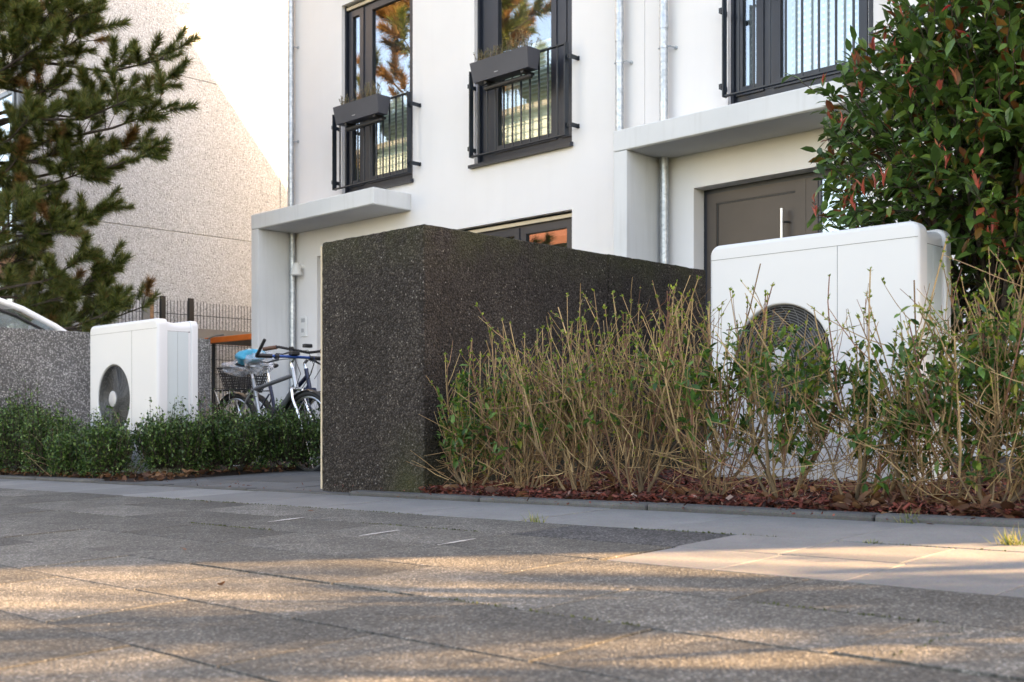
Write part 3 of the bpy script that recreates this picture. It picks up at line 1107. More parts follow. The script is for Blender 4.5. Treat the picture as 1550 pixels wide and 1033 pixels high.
# ------------------------------------------------------------------ dark concrete bin enclosure
BX0, BX1, BY0, BY1 = -5.362, -4.47, 3.915, 6.474
ZT = 1.040
zb = gz(BX1, BY0) - 0.12
BE = empty('concrete_enclosure', (-4.916, BY0, gz(-4.916, BY0)), 'dark exposed aggregate concrete bin enclosure with mossy top edge', 'enclosure')
def rough_panel(name, x0, x1, y0, y1, z0, z1, parent, mat, seed, amp=0.0011, step=0.03, label=None):
    """slab with bevelled, slightly crumbly edges"""
    bm = bmesh.new()
    bmesh.ops.create_cube(bm, size=1)
    for v in bm.verts:
        v.co = Vector(((x0 + x1) / 2 + v.co.x * (x1 - x0), (y0 + y1) / 2 + v.co.y * (y1 - y0), (z0 + z1) / 2 + v.co.z * (z1 - z0)))
    bmesh.ops.bevel(bm, geom=bm.edges[:], offset=0.006, segments=1, affect='EDGES')
    L = max(x1 - x0, y1 - y0, z1 - z0)
    # cut long edges into short pieces so that the arrises can wobble
    for ax in range(3):
        lo = (x0, y0, z0)[ax]
        hi = (x1, y1, z1)[ax]
        n = int((hi - lo) / step)
        for k in range(1, n):
            co = Vector((0, 0, 0))
            co[ax] = lo + (hi - lo) * k / n
            no = Vector((0, 0, 0))
            no[ax] = 1
            bmesh.ops.bisect_plane(bm, geom=bm.verts[:] + bm.edges[:] + bm.faces[:], plane_co=co, plane_no=no)
    rr = random.Random(seed)
    for v in bm.verts:
        v.co += Vector((rr.gauss(0, amp), rr.gauss(0, amp), rr.gauss(0, amp)))
    b = MB()
    bm.verts.index_update()
    b.add([v.co[:] for v in bm.verts], [[v.index for v in f.verts] for f in bm.faces])
    bm.free()
    return b.build(name, mat, parent, label=label)


def rough_prism(name, outline, z0, z1, parent, mat, seed, amp=0.0011, step=0.03):
    bm = bmesh.new()
    lo = [bm.verts.new((px, py, z0)) for px, py in outline]
    hi = [bm.verts.new((px, py, z1)) for px, py in outline]
    n = len(outline)
    bm.faces.new(list(reversed(lo)))
    bm.faces.new(hi)
    for i in range(n):
        bm.faces.new((lo[i], lo[(i + 1) % n], hi[(i + 1) % n], hi[i]))
    bmesh.ops.bevel(bm, geom=bm.edges[:], offset=0.006, segments=1, affect='EDGES')
    cs = [v.co.copy() for v in bm.verts]
    for ax in range(3):
        a, c = min(v[ax] for v in cs), max(v[ax] for v in cs)
        k = int((c - a) / step)
        for j in range(1, k):
            co, no = Vector((0, 0, 0)), Vector((0, 0, 0))
            co[ax] = a + (c - a) * j / k + 0.0007
            no[ax] = 1
            bmesh.ops.bisect_plane(bm, geom=bm.verts[:] + bm.edges[:] + bm.faces[:], plane_co=co, plane_no=no)
    rr = random.Random(seed)
    for v in bm.verts:
        v.co += Vector((rr.gauss(0, amp), rr.gauss(0, amp), rr.gauss(0, amp)))
    bm.verts.index_update()
    b = MB()
    b.add([v.co[:] for v in bm.verts], [[v.index for v in f.verts] for f in bm.faces])
    bm.free()
    return b.build(name, mat, parent)


rough_prism('corner_panel', [(BX0, BY0), (BX1, BY0), (BX1, 5.422), (BX1 - 0.11, 5.422), (BX1 - 0.11, BY0 + 0.11), (BX0, BY0 + 0.11)], zb, ZT, BE, 'dark_aggregate', 1)
rough_panel('side_panel', BX1 - 0.11, BX1, 5.428, BY1, zb, ZT + 0.004, BE, 'dark_aggregate', 3)
rough_panel('lid_slab', BX0 + 0.02, BX1 - 0.113, BY0 + 0.113, BY1, ZT - 0.08, ZT - 0.01, BE, 'dark_aggregate', 4, step=0.12)
rough_panel('rear_panel', BX0 + 0.02, BX1 - 0.113, BY1 - 0.1, BY1 - 0.01, zb, ZT - 0.083, BE, 'dark_aggregate', 5, step=0.12)
part_box('edge_strip', 'cream', BE, BX0 - 0.013, BX0 - 0.003, BY0 - 0.001, BY0 + 0.02, gz(BX0, BY0) + 0.01, ZT - 0.02)
part_box('metal_door', 'steel', BE, BX0 - 0.016, BX0 + 0.012, BY0 + 0.118, 5.2, gz(BX0, 4.5) + 0.03, ZT - 0.09)
part_box('metal_door', 'steel', BE, BX0 - 0.016, BX0 + 0.012, 5.21, BY1, gz(BX0, 5.8) + 0.03, ZT - 0.09)

# --- grey enclosure at the left
GX1 = -10.4
GE = empty('concrete_enclosure', (-10.85, 3.9, gz(-10.85, 3.9)), 'light grey exposed aggregate concrete wall left of the far heat pump', 'enclosure')
zt = 0.859
zb = gz(GX1, 4) - 0.1
rough_panel('side_panel', GX1 - 0.11, GX1, 3.9, 4.95, zb, zt, GE, 'grey_aggregate', 6)
rough_panel('side_panel', GX1 - 0.11, GX1, 4.956, 6.19, zb, zt + 0.002, GE, 'grey_aggregate', 7)
rough_panel('front_panel', -11.29, GX1 - 0.113, 3.9, 4.01, zb, zt, GE, 'grey_aggregate', 8, step=0.1)
rough_panel('rear_panel', -11.29, GX1 - 0.113, 6.08, 6.19, zb, zt, GE, 'grey_aggregate', 9, step=0.1)

# ------------------------------------------------------------------ heat pumps
def rr_outline(x0, x1, z0, z1, r, n=8):
    pts = []
    for (cx, cz, a0) in ((x1 - r, z1 - r, 0), (x0 + r, z1 - r, PI / 2), (x0 + r, z0 + r, PI), (x1 - r, z0 + r, 1.5 * PI)):
        for k in range(n + 1):
            a = a0 + PI / 2 * k / n
            pts.append((cx + r * math.cos(a), cz + r * math.sin(a)))
    return pts


def hood(x0, x1, z0, z1, r, yf, yb, rf, hole=None):
    """rounded slab: front at yf with rounded arris rf, back at yb"""
    bm = bmesh.new()
    loops = []
    prof = [(0.0, yb)] + [(rf * (1 - math.cos(a)), yf + rf * (1 - math.sin(a))) for a in [PI / 2 * k / 7 for k in range(8)]] + [(rf + 0.003, yf)]
    for ins, y in prof:
        o = rr_outline(x0 + ins, x1 - ins, z0 + ins, z1 - ins, max(r - ins, 0.004))
        loops.append([bm.verts.new((px, y, pz)) for px, pz in o])
    n = len(loops[0])
    for a, c in zip(loops[:-1], loops[1:]):
        for i in range(n):
            bm.faces.new((a[i], c[i], c[(i + 1) % n], a[(i + 1) % n]))
    bm.faces.new(loops[0])
    if hole:
        cx, cz, hr, hd = hole
        m = 64
        ring = [bm.verts.new((cx + (hr + 0.003) * math.cos(2 * PI * k / m), yf, cz + (hr + 0.003) * math.sin(2 * PI * k / m))) for k in range(m)]
        ring_e = [bm.edges.new((ring[k], ring[(k + 1) % m])) for k in range(m)]
        last = loops[-1]
        e2 = []
        for i in range(n):
            e = bm.edges.get((last[i], last[(i + 1) % n]))
            e2.append(e)
        bmesh.ops.triangle_fill(bm, use_beauty=True, use_dissolve=False, edges=ring_e + e2)
        lp = ring
        for rr_, y in ((hr, yf), (hr - 0.003, yf + 0.001), (hr - 0.006, yf + 0.004), (hr - 0.010, yf + 0.012), (hr - 0.012, yf + hd)):
            nx_ = [bm.verts.new((cx + rr_ * math.cos(2 * PI * k / m), y, cz + rr_ * math.sin(2 * PI * k / m))) for k in range(m)]
            for k in range(m):
                bm.faces.new((lp[k], lp[(k + 1) % m], nx_[(k + 1) % m], nx_[k]))
            lp = nx_
    else:
        bm.faces.new(list(reversed(loops[-1])))
    bmesh.ops.recalc_face_normals(bm, faces=bm.faces[:])
    bm.verts.index_update()
    b = MB()
    b.add([v.co[:] for v in bm.verts], [[v.index for v in f.verts] for f in bm.faces])
    bm.free()
    return b


def heat_pump(x0, yf, z0, label, W=1.146, H=1.228, D=0.345):
    x1, z1 = x0 + W, z0 + H
    root = empty('heat_pump', (x0 + W / 2, yf + D / 2, z0), label, 'heat pump', 'white air source heat pumps in the front gardens')
    fx, fz, fr = x0 + 0.425, z1 - 0.612, 0.272
    b = hood(x0, x1, z0, z1, 0.055, yf, yf + 0.085, 0.024, (fx, fz, fr + 0.012, 0.05))
    fh = b.build('front_hood', 'pump_white', root, True)
    # hairline seams
    b = MB()
    b.box(x0 + 0.004, x1 - 0.004, yf - 0.0012, yf + 0.001, z1 - 0.0785, z1 - 0.0765)
    b.box(x0 + 0.738, x0 + 0.7396, yf - 0.0012, yf + 0.001, z0 + 0.05, z1 - 0.0785)
    b.build('seam', 'seam_grey', fh)
    # body between the hoods, set in; its lid dips between front and back
    xb1 = x1 - 0.016
    b = MB()
    n = 9
    ys_ = [yf + 0.0855 + (D - 0.085 - 0.0555) * k / n for k in range(n + 1)]
    sec = []
    for k, y in enumerate(ys_):
        u = k / n
        dip = 0.014 * math.sin(PI * u)
        zt = z1 - 0.014 - dip
        rr_ = 0.050
        arc_r = [(xb1 - rr_ + rr_ * math.cos(a), y, zt - rr_ + rr_ * math.sin(a)) for a in [PI / 2 * q / 6 for q in range(7)]]
        arc_l = [(x0 + 0.016 + rr_ - rr_ * math.cos(a), y, zt - rr_ + rr_ * math.sin(a)) for a in [PI / 2 * q / 6 for q in range(7)]]
        sec.append([(x0 + 0.016, y, z0)] + arc_l + arc_r[::-1] + [(xb1, y, z0)])
    ns_ = 16
    vs = [p for s in sec for p in s]
    fs = []
    for k in range(n):
        for j in range(ns_ - 1):
            fs.append((k * ns_ + j, (k + 1) * ns_ + j, (k + 1) * ns_ + j + 1, k * ns_ + j + 1))
        fs.append((k * ns_ + ns_ - 1, (k + 1) * ns_ + ns_ - 1, (k + 1) * ns_, k * ns_))
    b.add(vs, fs)
    body = b.build('body', 'pump_white', root, True)
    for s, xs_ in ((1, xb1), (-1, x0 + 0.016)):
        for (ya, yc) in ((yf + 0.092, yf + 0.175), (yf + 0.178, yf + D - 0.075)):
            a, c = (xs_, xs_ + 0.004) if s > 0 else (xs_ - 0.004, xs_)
            part_box('side_panel', 'pump_side_sky_tint', root, a, c, ya, yc, z0 + 0.03, z1 - 0.098, 0.0012)
        b = MB()
        a, c = (xs_, xs_ + 0.0012) if s > 0 else (xs_ - 0.0012, xs_)
        b.box(a, c, yf + 0.088, yf + D - 0.058, z1 - 0.0965, z1 - 0.094)
        b.build('seam', 'seam_grey', body)
        b = MB()
        b.disc((xs_, yf + D - 0.068, z1 - 0.095), (s, 0, 0), 0.005, 0.004, 8)
        b.build('screw', 'seam_grey', body)
    b = hood(x0, x1, z0, z1 - 0.004, 0.05, yf + D - 0.055, yf + D, 0.012)
    b.build('rear_hood', 'pump_white', root, True)
    # fan
    b = MB()
    b.disc((fx, yf + 0.0575, fz), (0, 1, 0), fr - 0.002, 0.0015, 48)
    cav = b.build('fan_shroud', 'fan_dark', root)
    b = MB()
    m = 64
    for k in range(m):
        a0, a1 = 2 * PI * k / m, 2 * PI * (k + 1) / m
        rr_ = fr - 0.0012
        b.quad((fx + rr_ * math.cos(a0), yf + 0.0565, fz + rr_ * math.sin(a0)), (fx + rr_ * math.cos(a1), yf + 0.0565, fz + rr_ * math.sin(a1)), (fx + rr_ * math.cos(a1), yf + 0.014, fz + rr_ * math.sin(a1)), (fx + rr_ * math.cos(a0), yf + 0.014, fz + rr_ * math.sin(a0)))
    b.build('shroud_wall', 'fan_dark', cav)
    fan = MB()
    fan.disc((fx, yf + 0.030, fz), (0, 1, 0), 0.07, 0.027, 24)
    fan = fan.build('fan', 'fan_blade', root)
    for k in range(5):
        b = MB()
        a = 2 * PI * k / 5 + 0.3
        ptsA, ptsB = [], []
        for i in range(7):
            u = i / 6
            rr_ = 0.07 + (fr - 0.09) * u
            aa = a + 0.35 * u
            wdt = 0.55 - 0.1 * u
            for da, yy, lst in ((-wdt * 0.5, yf + 0.036, ptsA), (wdt * 0.5, yf + 0.052, ptsB)):
                lst.append((fx + rr_ * math.cos(aa + da), yy, fz + rr_ * math.sin(aa + da)))
        b.add(ptsA + ptsB, [(i, i + 1, i + 8, i + 7) for i in range(6)])
        b.build('blade', 'fan_blade', fan)
    b = MB()
    rings = 17
    for k in range(rings):
        rr_ = 0.066 + (fr - 0.072) * k / (rings - 1)
        yy = yf + 0.008 - 0.010 * (1 - (rr_ / fr) ** 2)
        pts = [(fx + rr_ * math.cos(2 * PI * i / 48), yy, fz + rr_ * math.sin(2 * PI * i / 48)) for i in range(48)]
        b.tube(pts, 0.0017, 4, closed=True)
    for k in range(24):
        a = 2 * PI * k / 24
        pts = []
        for i in range(6):
            u = i / 5
            rr_ = 0.05 + (fr - 0.052) * u
            aa = a + 0.55 * u * u
            pts.append((fx + rr_ * math.cos(aa), yf + 0.012 - 0.010 * (1 - (rr_ / fr) ** 2), fz + rr_ * math.sin(aa)))
        b.tube(pts, 0.0017, 4)
    gr = b.build('fan_grille', 'grille_wire', root)
    b = MB()
    b.tube([(fx, yf + 0.006, fz), (fx, yf - 0.006, fz), (fx, yf - 0.010, fz), (fx, yf - 0.011, fz)], [0.064, 0.064, 0.056, 0.01], 32)
    b.build('hub_cap', 'hub_grey', gr, True)
    for xx in (x0 + 0.14, x1 - 0.2):
        part_box('foot', 'white_plastic', root, xx, xx + 0.1, yf + 0.03, yf + D - 0.03, z0 - 0.07, z0 - 0.002, 0.006)
    part_box('base_frame', 'black_plastic', root, x0 + 0.05, x1 - 0.05, yf + 0.08, yf + D - 0.03, z0 - 0.035, z0 - 0.003)
    return root


heat_pump(-3.433, 5.0, -0.298, 'near white heat pump with round fan grille behind bare twigs')
heat_pump(-9.144, 4.3, -0.424, 'far white heat pump behind the low box hedge beside light grey wall')

# ------------------------------------------------------------------ flower boxes hung on the rails
def flower_box(x0, x1, label, seed, lush):
    z0, z1, y0, y1 = 3.545, 3.75, 8.15, 8.345
    root = empty('flower_box', ((x0 + x1) / 2, (y0 + y1) / 2, z0), label, 'flower box', 'grey flower boxes on the balcony rails')
    b = MB()
    i, k = 0.028, 0.012
    # tapered trough with a rim and an inside floor
    outer_b = [(x0 + i, y0 + i, z0), (x1 - i * 0.4, y0 + i, z0), (x1 - i * 0.4, y1 - i, z0), (x0 + i, y1 - i, z0)]
    outer_t = [(x0, y0, z1), (x1, y0, z1), (x1, y1, z1), (x0, y1, z1)]
    in_t = [(x0 + k, y0 + k, z1), (x1 - k, y0 + k, z1), (x1 - k, y1 - k, z1), (x0 + k, y1 - k, z1)]
    in_b = [(x0 + k, y0 + k, z1 - 0.03), (x1 - k, y0 + k, z1 - 0.03), (x1 - k, y1 - k, z1 - 0.03), (x0 + k, y1 - k, z1 - 0.03)]
    b.add(outer_b + outer_t + in_t + in_b, [(3, 2, 1, 0)] + [(j, (j + 1) % 4, (j + 1) % 4 + 4, j + 4) for j in range(4)] + [(j + 4, (j + 1) % 4 + 4, (j + 1) % 4 + 8, j + 8) for j in range(4)] + [(j + 8, (j + 1) % 4 + 8, (j + 1) % 4 + 12, j + 12) for j in range(4)] + [(12, 13, 14, 15)])
    tr = b.build('trough', 'box_plastic', root)
    part_box('maker_mark', 'hub_grey', tr, x0 + (x1 - x0) * 0.42, x0 + (x1 - x0) * 0.48, y0 + 0.016, y0 + 0.0225, z0 + 0.045, z0 + 0.052)
    b = MB()
    b.box(x0 + 0.10, x1 - 0.06, y0 + 0.10, y0 + 0.16, z0 - 0.078, z0 - 0.030, 0.016)
    b.build('hanger_bar', 'black_plastic', root)
    for xx in (x0 + 0.16, x1 - 0.14):
        part_box('hanger_arm', 'black_plastic', root, xx, xx + 0.04, y0 + 0.05, y1 + 0.02, z0 - 0.029, z0 - 0.002)
    rr = random.Random(seed)
    b = MB()
    s = MB()
    for j in range(90 if lush else 70):
        u = rr.random()
        if not lush and 0.30 < u < 0.5:
            u = 0.5 + rr.random() * 0.45
        px, py = x0 + 0.03 + (x1 - x0 - 0.06) * u, rr.uniform(y0 + 0.04, y1 - 0.04)
        h = rr.uniform(0.10, 0.21) * (1.15 if u > 0.5 else 0.85)
        tip = Vector((px + rr.gauss(0, 0.03), py + rr.gauss(0, 0.03), z1 - 0.03 + h))
        p0 = Vector((px, py, z1 - 0.03))
        s.tube([p0, p0.lerp(tip, 0.5) + Vector((rr.gauss(0, 0.006), 0, 0)), tip], [0.0025, 0.002, 0.0012], 4)
        for m in range(18):
            q = p0.lerp(tip, rr.uniform(0.25, 1.0))
            add_leaf(b, q, rdir(rr, 0.7), rr.uniform(0.014, 0.028), rr, 'small', 0.8)
    s.build('stem', 'twig_tan', root, stuff=True)
    b.build('foliage', 'dry_herb', root, stuff=True)


flower_box(-10.95, -10.116, 'grey flower box of dry herbs on the far left balcony rail', 21, False)
flower_box(-8.587, -7.758, 'grey flower box with greener herbs on the middle balcony rail', 22, True)

# ------------------------------------------------------------------ fence along the passage, post, shelf
FXX = -14.05
MF = empty('mesh_fence', (FXX, 8.5, gz(FXX, 8.5)), 'dark wire mesh fence with two thick posts in front of pebbledash gable', 'fence')
b = MB()
zt = 1.665
zl = gz(FXX, 8) + 0.05
ya, yb_ = 6.9, 11.5
k = 0
y = ya
while y < yb_:
    b.box(FXX - 0.003, FXX + 0.003, y - 0.003, y + 0.003, zl, zt)
    y += 0.05
z = zl + 0.03
while z < zt:
    b.box(FXX - 0.011, FXX - 0.0035, ya, yb_, z - 0.004, z + 0.004)
    b.box(FXX + 0.0035, FXX + 0.011, ya, yb_, z - 0.004, z + 0.004)
    z += 0.2
b.build('mesh_wire', 'rail_metal', MF, stuff=True)
for y in (7.61, 8.03, 10.4):
    part_box('fence_post', 'black_plastic', MF, FXX + 0.012, FXX + 0.062, y - 0.035, y + 0.035, zl - 0.1, zt + 0.04, 0.004)
b = MB()
b.box(FXX + 0.0125, FXX + 0.018, 8.07, 10.36, 1.165, 1.30)
b.build('privacy_strip', 'strip_grey', MF)

WP = empty('wooden_post', (-13.6, 7.17, gz(-13.6, 7.17)), 'thin weathered wooden post left of the dark fence post', 'post')
part_box('timber', 'wood_post', WP, -13.62, -13.58, 7.20, 7.25, gz(-13.6, 7.2), 1.68, 0.004)
part_box('cladding', 'strip_grey', WP, -13.625, -13.575, 7.10, 7.197, gz(-13.6, 7.2), 1.67, 0.003)

SH = empty('shelter_roof', (-13.1, 8.6, gz(-13.1, 8.6)), 'orange edged shelter roof with black slatted underside behind the bicycles', 'shelter')
part_box('front_rail', 'orange_paint', SH, -13.78, -12.45, 8.10, 8.145, 1.075, 1.15, 0.004)
part_box('side_rail', 'orange_paint', SH, -13.78, -13.74, 8.1455, 9.1, 1.075, 1.15, 0.004)
for k in range(10):
    y = 8.19 + k * 0.088
    part_box('slat', 'black_plastic', SH, -13.735, -12.46, y - 0.036, y + 0.036, 1.075, 1.10)
for k in range(4):
    part_box('back_slat', 'black_plastic', SH, -13.735, -12.46, 9.04, 9.065, 0.86 + k * 0.052, 0.905 + k * 0.052)
for x in (-13.76, -12.55):
    for y in (8.2, 9.0):
        part_box('leg', 'rail_metal', SH, x, x + 0.04, y, y + 0.04, gz(x, y), 1.073)
o = MB()
o.tube([(-13.72, 8.03, 0.3), (-13.715, 8.03, 0.86), (-13.69, 8.03, 1.0), (-13.62, 8.03, 1.09), (-13.5, 8.03, 1.14), (-13.38, 8.04, 1.16), (-13.2, 8.06, 1.165)], 0.011, 8)
hz = o.build('curved_hose', 'strip_grey', None, True)
tag(hz, 'thin grey curved hose arching over the orange edge of the shelter roof', 'hose')

# ------------------------------------------------------------------ bicycles
def wheel(root, cx, y, cz, r, fender=True):
    b = MB()
    n = 40
    b.tube([(cx + (r - 0.018) * math.cos(2 * PI * k / n), y, cz + (r - 0.018) * math.sin(2 * PI * k / n)) for k in range(n)], 0.019, 8, closed=True)
    w = b.build('wheel', 'rubber', root, True)
    b = MB()
    b.tube([(cx + (r - 0.044) * math.cos(2 * PI * k / n), y, cz + (r - 0.044) * math.sin(2 * PI * k / n)) for k in range(n)], 0.009, 6, closed=True)
    b.build('rim', 'steel', w, True)
    b = MB()
    for k in range(28):
        a = 2 * PI * k / 28
        s = 1 if k % 2 else -1
        b.tube([(cx + 0.02 * math.cos(a + 0.8 * s), y + 0.028 * s, cz + 0.02 * math.sin(a + 0.8 * s)), (cx + (r - 0.05) * math.cos(a), y, cz + (r - 0.05) * math.sin(a))], 0.0013, 3, cap=False)
    b.build('spokes', 'chrome', w)
    b = MB()
    b.tube([(cx, y - 0.045, cz), (cx, y + 0.045, cz)], 0.016, 10)
    b.build('hub', 'chrome', w, True)
    if fender:
        b = MB()
        pts = [(cx + (r + 0.018) * math.cos(a), cz + (r + 0.018) * math.sin(a)) for a in [0.25 + (PI * 0.95) * k / 16 for k in range(17)]]
        vs = []
        for px, pz in pts:
            vs += [(px, y - 0.028, pz - 0.008), (px, y, pz), (px, y + 0.028, pz - 0.008)]
        b.add(vs, [(3 * k + j, 3 * k + j + 1, 3 * k + 4 + j, 3 * k + 3 + j) for k in range(16) for j in range(2)])
        b.build('mudguard', 'black_plastic', root, True)
    return w


def bicycle(x, y, label, frame_mat, kind):
    z = gz(x + 0.5, y) - 0.03
    root = empty('bicycle', (x + 0.5, y, z), label, 'bicycle', 'bicycles parked in front of the left house')
    P_ = lambda a, c, dy=0.0: (x + a, y + dy, z + c)
    r = 0.335
    wheel(root, x, y, z + r, r)
    wheel(root, x + 1.06, y, z + r, r)
    BB = (0.43, 0.285)
    b = MB()
    if kind == 'silver':
        ST, HT, HB = (0.285, 0.73), (0.845, 0.86), (0.895, 0.70)
        b.tube([P_(*BB), P_(*ST), P_(ST[0] - 0.02, ST[1] + 0.06)], 0.0165, 12)
        fr = b.build('frame', 'silver_paint', root, True)
        b = MB()
        b.tube([P_(ST[0] + 0.005, ST[1] - 0.03), P_(HT[0] + 0.012, HT[1] - 0.055)], 0.0175, 12)
        b.build('top_tube', 'grey_paint', fr, True)
        b = MB()
        b.tube([P_(BB[0], BB[1]), P_(HB[0] - 0.01, HB[1] + 0.02)], 0.024, 12)
        b.build('down_tube', 'grey_paint', fr, True)
    else:
        ST, HT, HB = (0.295, 0.70), (0.83, 0.88), (0.885, 0.71)
        b.tube([P_(*BB), P_(*ST), P_(ST[0] - 0.02, ST[1] + 0.05)], 0.0165, 12)
        fr = b.build('frame', frame_mat, root, True)
        b = MB()
        b.tube([P_(ST[0] + 0.06, ST[1] - 0.2), P_(HT[0] + 0.02, HT[1] - 0.06)], 0.019, 12)
        b.build('top_tube', frame_mat, fr, True)
        b = MB()
        b.tube([P_(*BB), P_(HB[0] - 0.01, HB[1] + 0.02)], 0.022, 12)
        b.build('down_tube', frame_mat, fr, True)
    b = MB()
    for s in (-1, 1):
        b.tube([P_(BB[0] - 0.03, BB[1], 0.03 * s), P_(0, r, 0.065 * s)], 0.009, 8)
        b.tube([P_(ST[0], ST[1] - 0.03, 0.02 * s), P_(0, r, 0.065 * s)], 0.008, 8)
    b.build('rear_stays', frame_mat, fr, True)
    b = MB()
    b.tube([P_(*HB), P_(*HT)], 0.019, 12)
    b.build('head_tube', frame_mat, fr, True)
    b = MB()
    for s in (-1, 1):
        b.tube([P_(HB[0] + 0.005, HB[1] - 0.01, 0.05 * s), P_(HB[0] + 0.03, HB[1] - 0.09, 0.055 * s), P_(1.03, 0.44, 0.055 * s), P_(1.06, r, 0.055 * s)], [0.014, 0.013, 0.011, 0.008], 10)
    b.tube([P_(HB[0] + 0.002, HB[1] - 0.008, -0.055), P_(HB[0] + 0.002, HB[1] - 0.008, 0.055)], 0.015, 10)
    b.build('fork', 'chrome' if kind == 'silver' else frame_mat, root, True)
    b = MB()
    b.tube([P_(HT[0], HT[1]), P_(HT[0] - 0.02, HT[1] + 0.05), P_(HT[0] + 0.03, HT[1] + 0.085)], [0.015, 0.014, 0.014], 10)
    st = b.build('stem', 'chrome', root, True)
    hx, hz_ = HT[0] + 0.03, HT[1] + (0.09 if kind == 'silver' else 0.17)
    b = MB()
    if kind == 'silver':
        b.tube([P_(hx - 0.05, hz_, -0.32), P_(hx - 0.01, hz_, -0.12), P_(hx, hz_, 0), P_(hx - 0.01, hz_, 0.12), P_(hx - 0.05, hz_, 0.32)], 0.012, 10)
    else:
        b.tube([P_(hx - 0.20, hz_ + 0.0, -0.30), P_(hx - 0.06, hz_ + 0.01, -0.26), P_(hx, hz_ - 0.02, -0.08), P_(hx, hz_ - 0.03, 0), P_(hx, hz_ - 0.02, 0.08), P_(hx - 0.06, hz_ + 0.01, 0.26), P_(hx - 0.20, hz_, 0.30)], 0.012, 10)
    hb = b.build('handlebar', 'blue_anod' if kind == 'silver' else 'black_plastic', root, True)
    for s in (-1, 1):
        b = MB()
        if kind == 'silver':
            b.tube([P_(hx - 0.054, hz_, 0.33 * s), P_(hx - 0.03, hz_, 0.20 * s)], 0.018, 10)
            b.build('grip', 'black_plastic', hb, True)
            b = MB()
            b.tube([P_(hx - 0.05, hz_, 0.325 * s), P_(hx + 0.0, hz_ + 0.035, 0.335 * s), P_(hx + 0.07, hz_ + 0.12, 0.33 * s)], 0.013, 10)
            b.build('bar_end', 'black_plastic', hb, True)
        else:
            b.tube([P_(hx - 0.22, hz_ - 0.004, 0.304 * s), P_(hx - 0.08, hz_ + 0.008, 0.268 * s)], 0.018, 10)
            b.build('grip', 'leather_brown', hb, True)
        b = MB()
        b.tube([P_(hx - 0.02, hz_ - 0.01, 0.17 * s), P_(hx + 0.03, hz_ - 0.03, 0.18 * s), P_(hx + 0.0, hz_ - 0.055, 0.26 * s), P_(hx - 0.03, hz_ - 0.05, 0.31 * s)], [0.012, 0.01, 0.006, 0.005], 8)
        b.disc(P_(hx - 0.012, hz_ - 0.004, 0.15 * s), (0, s, 0), 0.02, 0.03, 12)
        b.build('brake_lever', 'black_plastic', hb, True)
        b = MB()
        b.tube([P_(hx, hz_ - 0.03, 0.15 * s), P_(hx + 0.14, hz_ - 0.02, 0.10 * s), P_(hx + 0.15, hz_ - 0.14, 0.05 * s), P_(hx + 0.05, hz_ - 0.26, 0.03 * s)], 0.003, 5)
        b.build('cable', 'black_plastic', hb, True)
    b = MB()
    b.box(x + hx - 0.02, x + hx + 0.03, y - 0.05, y + 0.03, z + hz_ + 0.012, z + hz_ + 0.045, 0.008)
    b.build('bell', 'black_plastic', hb)
    # seat post and saddle
    sx, sz = ST[0] - 0.05, ST[1] + (0.15 if kind == 'silver' else 0.19)
    b = MB()
    b.tube([P_(ST[0] - 0.018, ST[1] + 0.05), P_(sx, sz)], 0.0135, 10)
    b.build('seat_post', 'chrome', root, True)
    b = MB()
    secs = [(-0.13, 0.075, 0.035), (-0.10, 0.088, 0.045), (-0.03, 0.07, 0.042), (0.05, 0.035, 0.038), (0.13, 0.020, 0.032), (0.155, 0.010, 0.02)]
    vs = []
    for (dx, hw, th) in secs:
        for k in range(10):
            a = 2 * PI * k / 10
            vs.append(P_(sx + dx, sz + 0.035 + th * 0.5 * math.sin(a) * 1.2, hw * math.cos(a)))
    fs = [(i * 10 + k, i * 10 + (k + 1) % 10, (i + 1) * 10 + (k + 1) % 10, (i + 1) * 10 + k) for i in range(5) for k in range(10)] + [tuple(range(9, -1, -1)), tuple(50 + k for k in range(10))]
    b.add(vs, fs)
    b.build('saddle', 'black_plastic', root, True)
    # rack with struts
    b = MB()
    rz_ = 0.70
    for s in (-1, 1):
        b.tube([P_(-0.30, rz_, 0.055 * s), P_(0.18, rz_ + 0.005, 0.055 * s)], 0.005, 6)
    for xx in (-0.30, -0.18, -0.06, 0.06, 0.18):
        b.tube([P_(xx, rz_, -0.055), P_(xx, rz_, 0.055)], 0.004, 6)
    rk = b.build('rack', 'black_plastic', root, True)
    b = MB()
    for s in (-1, 1):
        for xx in (-0.24, -0.12, 0.0):
            b.tube([P_(xx, rz_, 0.058 * s), P_(0.0, r + 0.01, 0.07 * s)], 0.0055, 6)
    b.build('rack_strut', 'chrome', rk, True)
    # crank set, chain ring
    b = MB()
    b.disc(P_(BB[0], BB[1], -0.06), (0, 1, 0), 0.09, 0.004, 28)
    b.tube([P_(BB[0], BB[1], -0.07), P_(BB[0], BB[1], 0.07)], 0.02, 10)
    b.tube([P_(BB[0], BB[1], -0.075), P_(BB[0] + 0.12, BB[1] - 0.12, -0.08)], 0.011, 8)
    b.tube([P_(BB[0], BB[1], 0.075), P_(BB[0] - 0.12, BB[1] + 0.12, 0.08)], 0.011, 8)
    b.build('crank_set', 'chrome', root, True)
    for (dx, dz, s) in ((0.12, -0.12, -1), (-0.12, 0.12, 1)):
        b = MB()
        b.box(x + BB[0] + dx - 0.045, x + BB[0] + dx + 0.045, y + (s * 0.135) - 0.045, y + (s * 0.135) + 0.045, z + BB[1] + dz - 0.011, z + BB[1] + dz + 0.011, 0.004)
        b.build('pedal', 'black_plastic', root)
    b = MB()
    for dz in (0.045, -0.045):
        b.tube([P_(0, r + dz * 0.6, -0.06), P_(BB[0], BB[1] + dz * 1.9, -0.06)], 0.004, 4)
    b.build('chain', 'rubber', root)
    return root, sx, sz, z


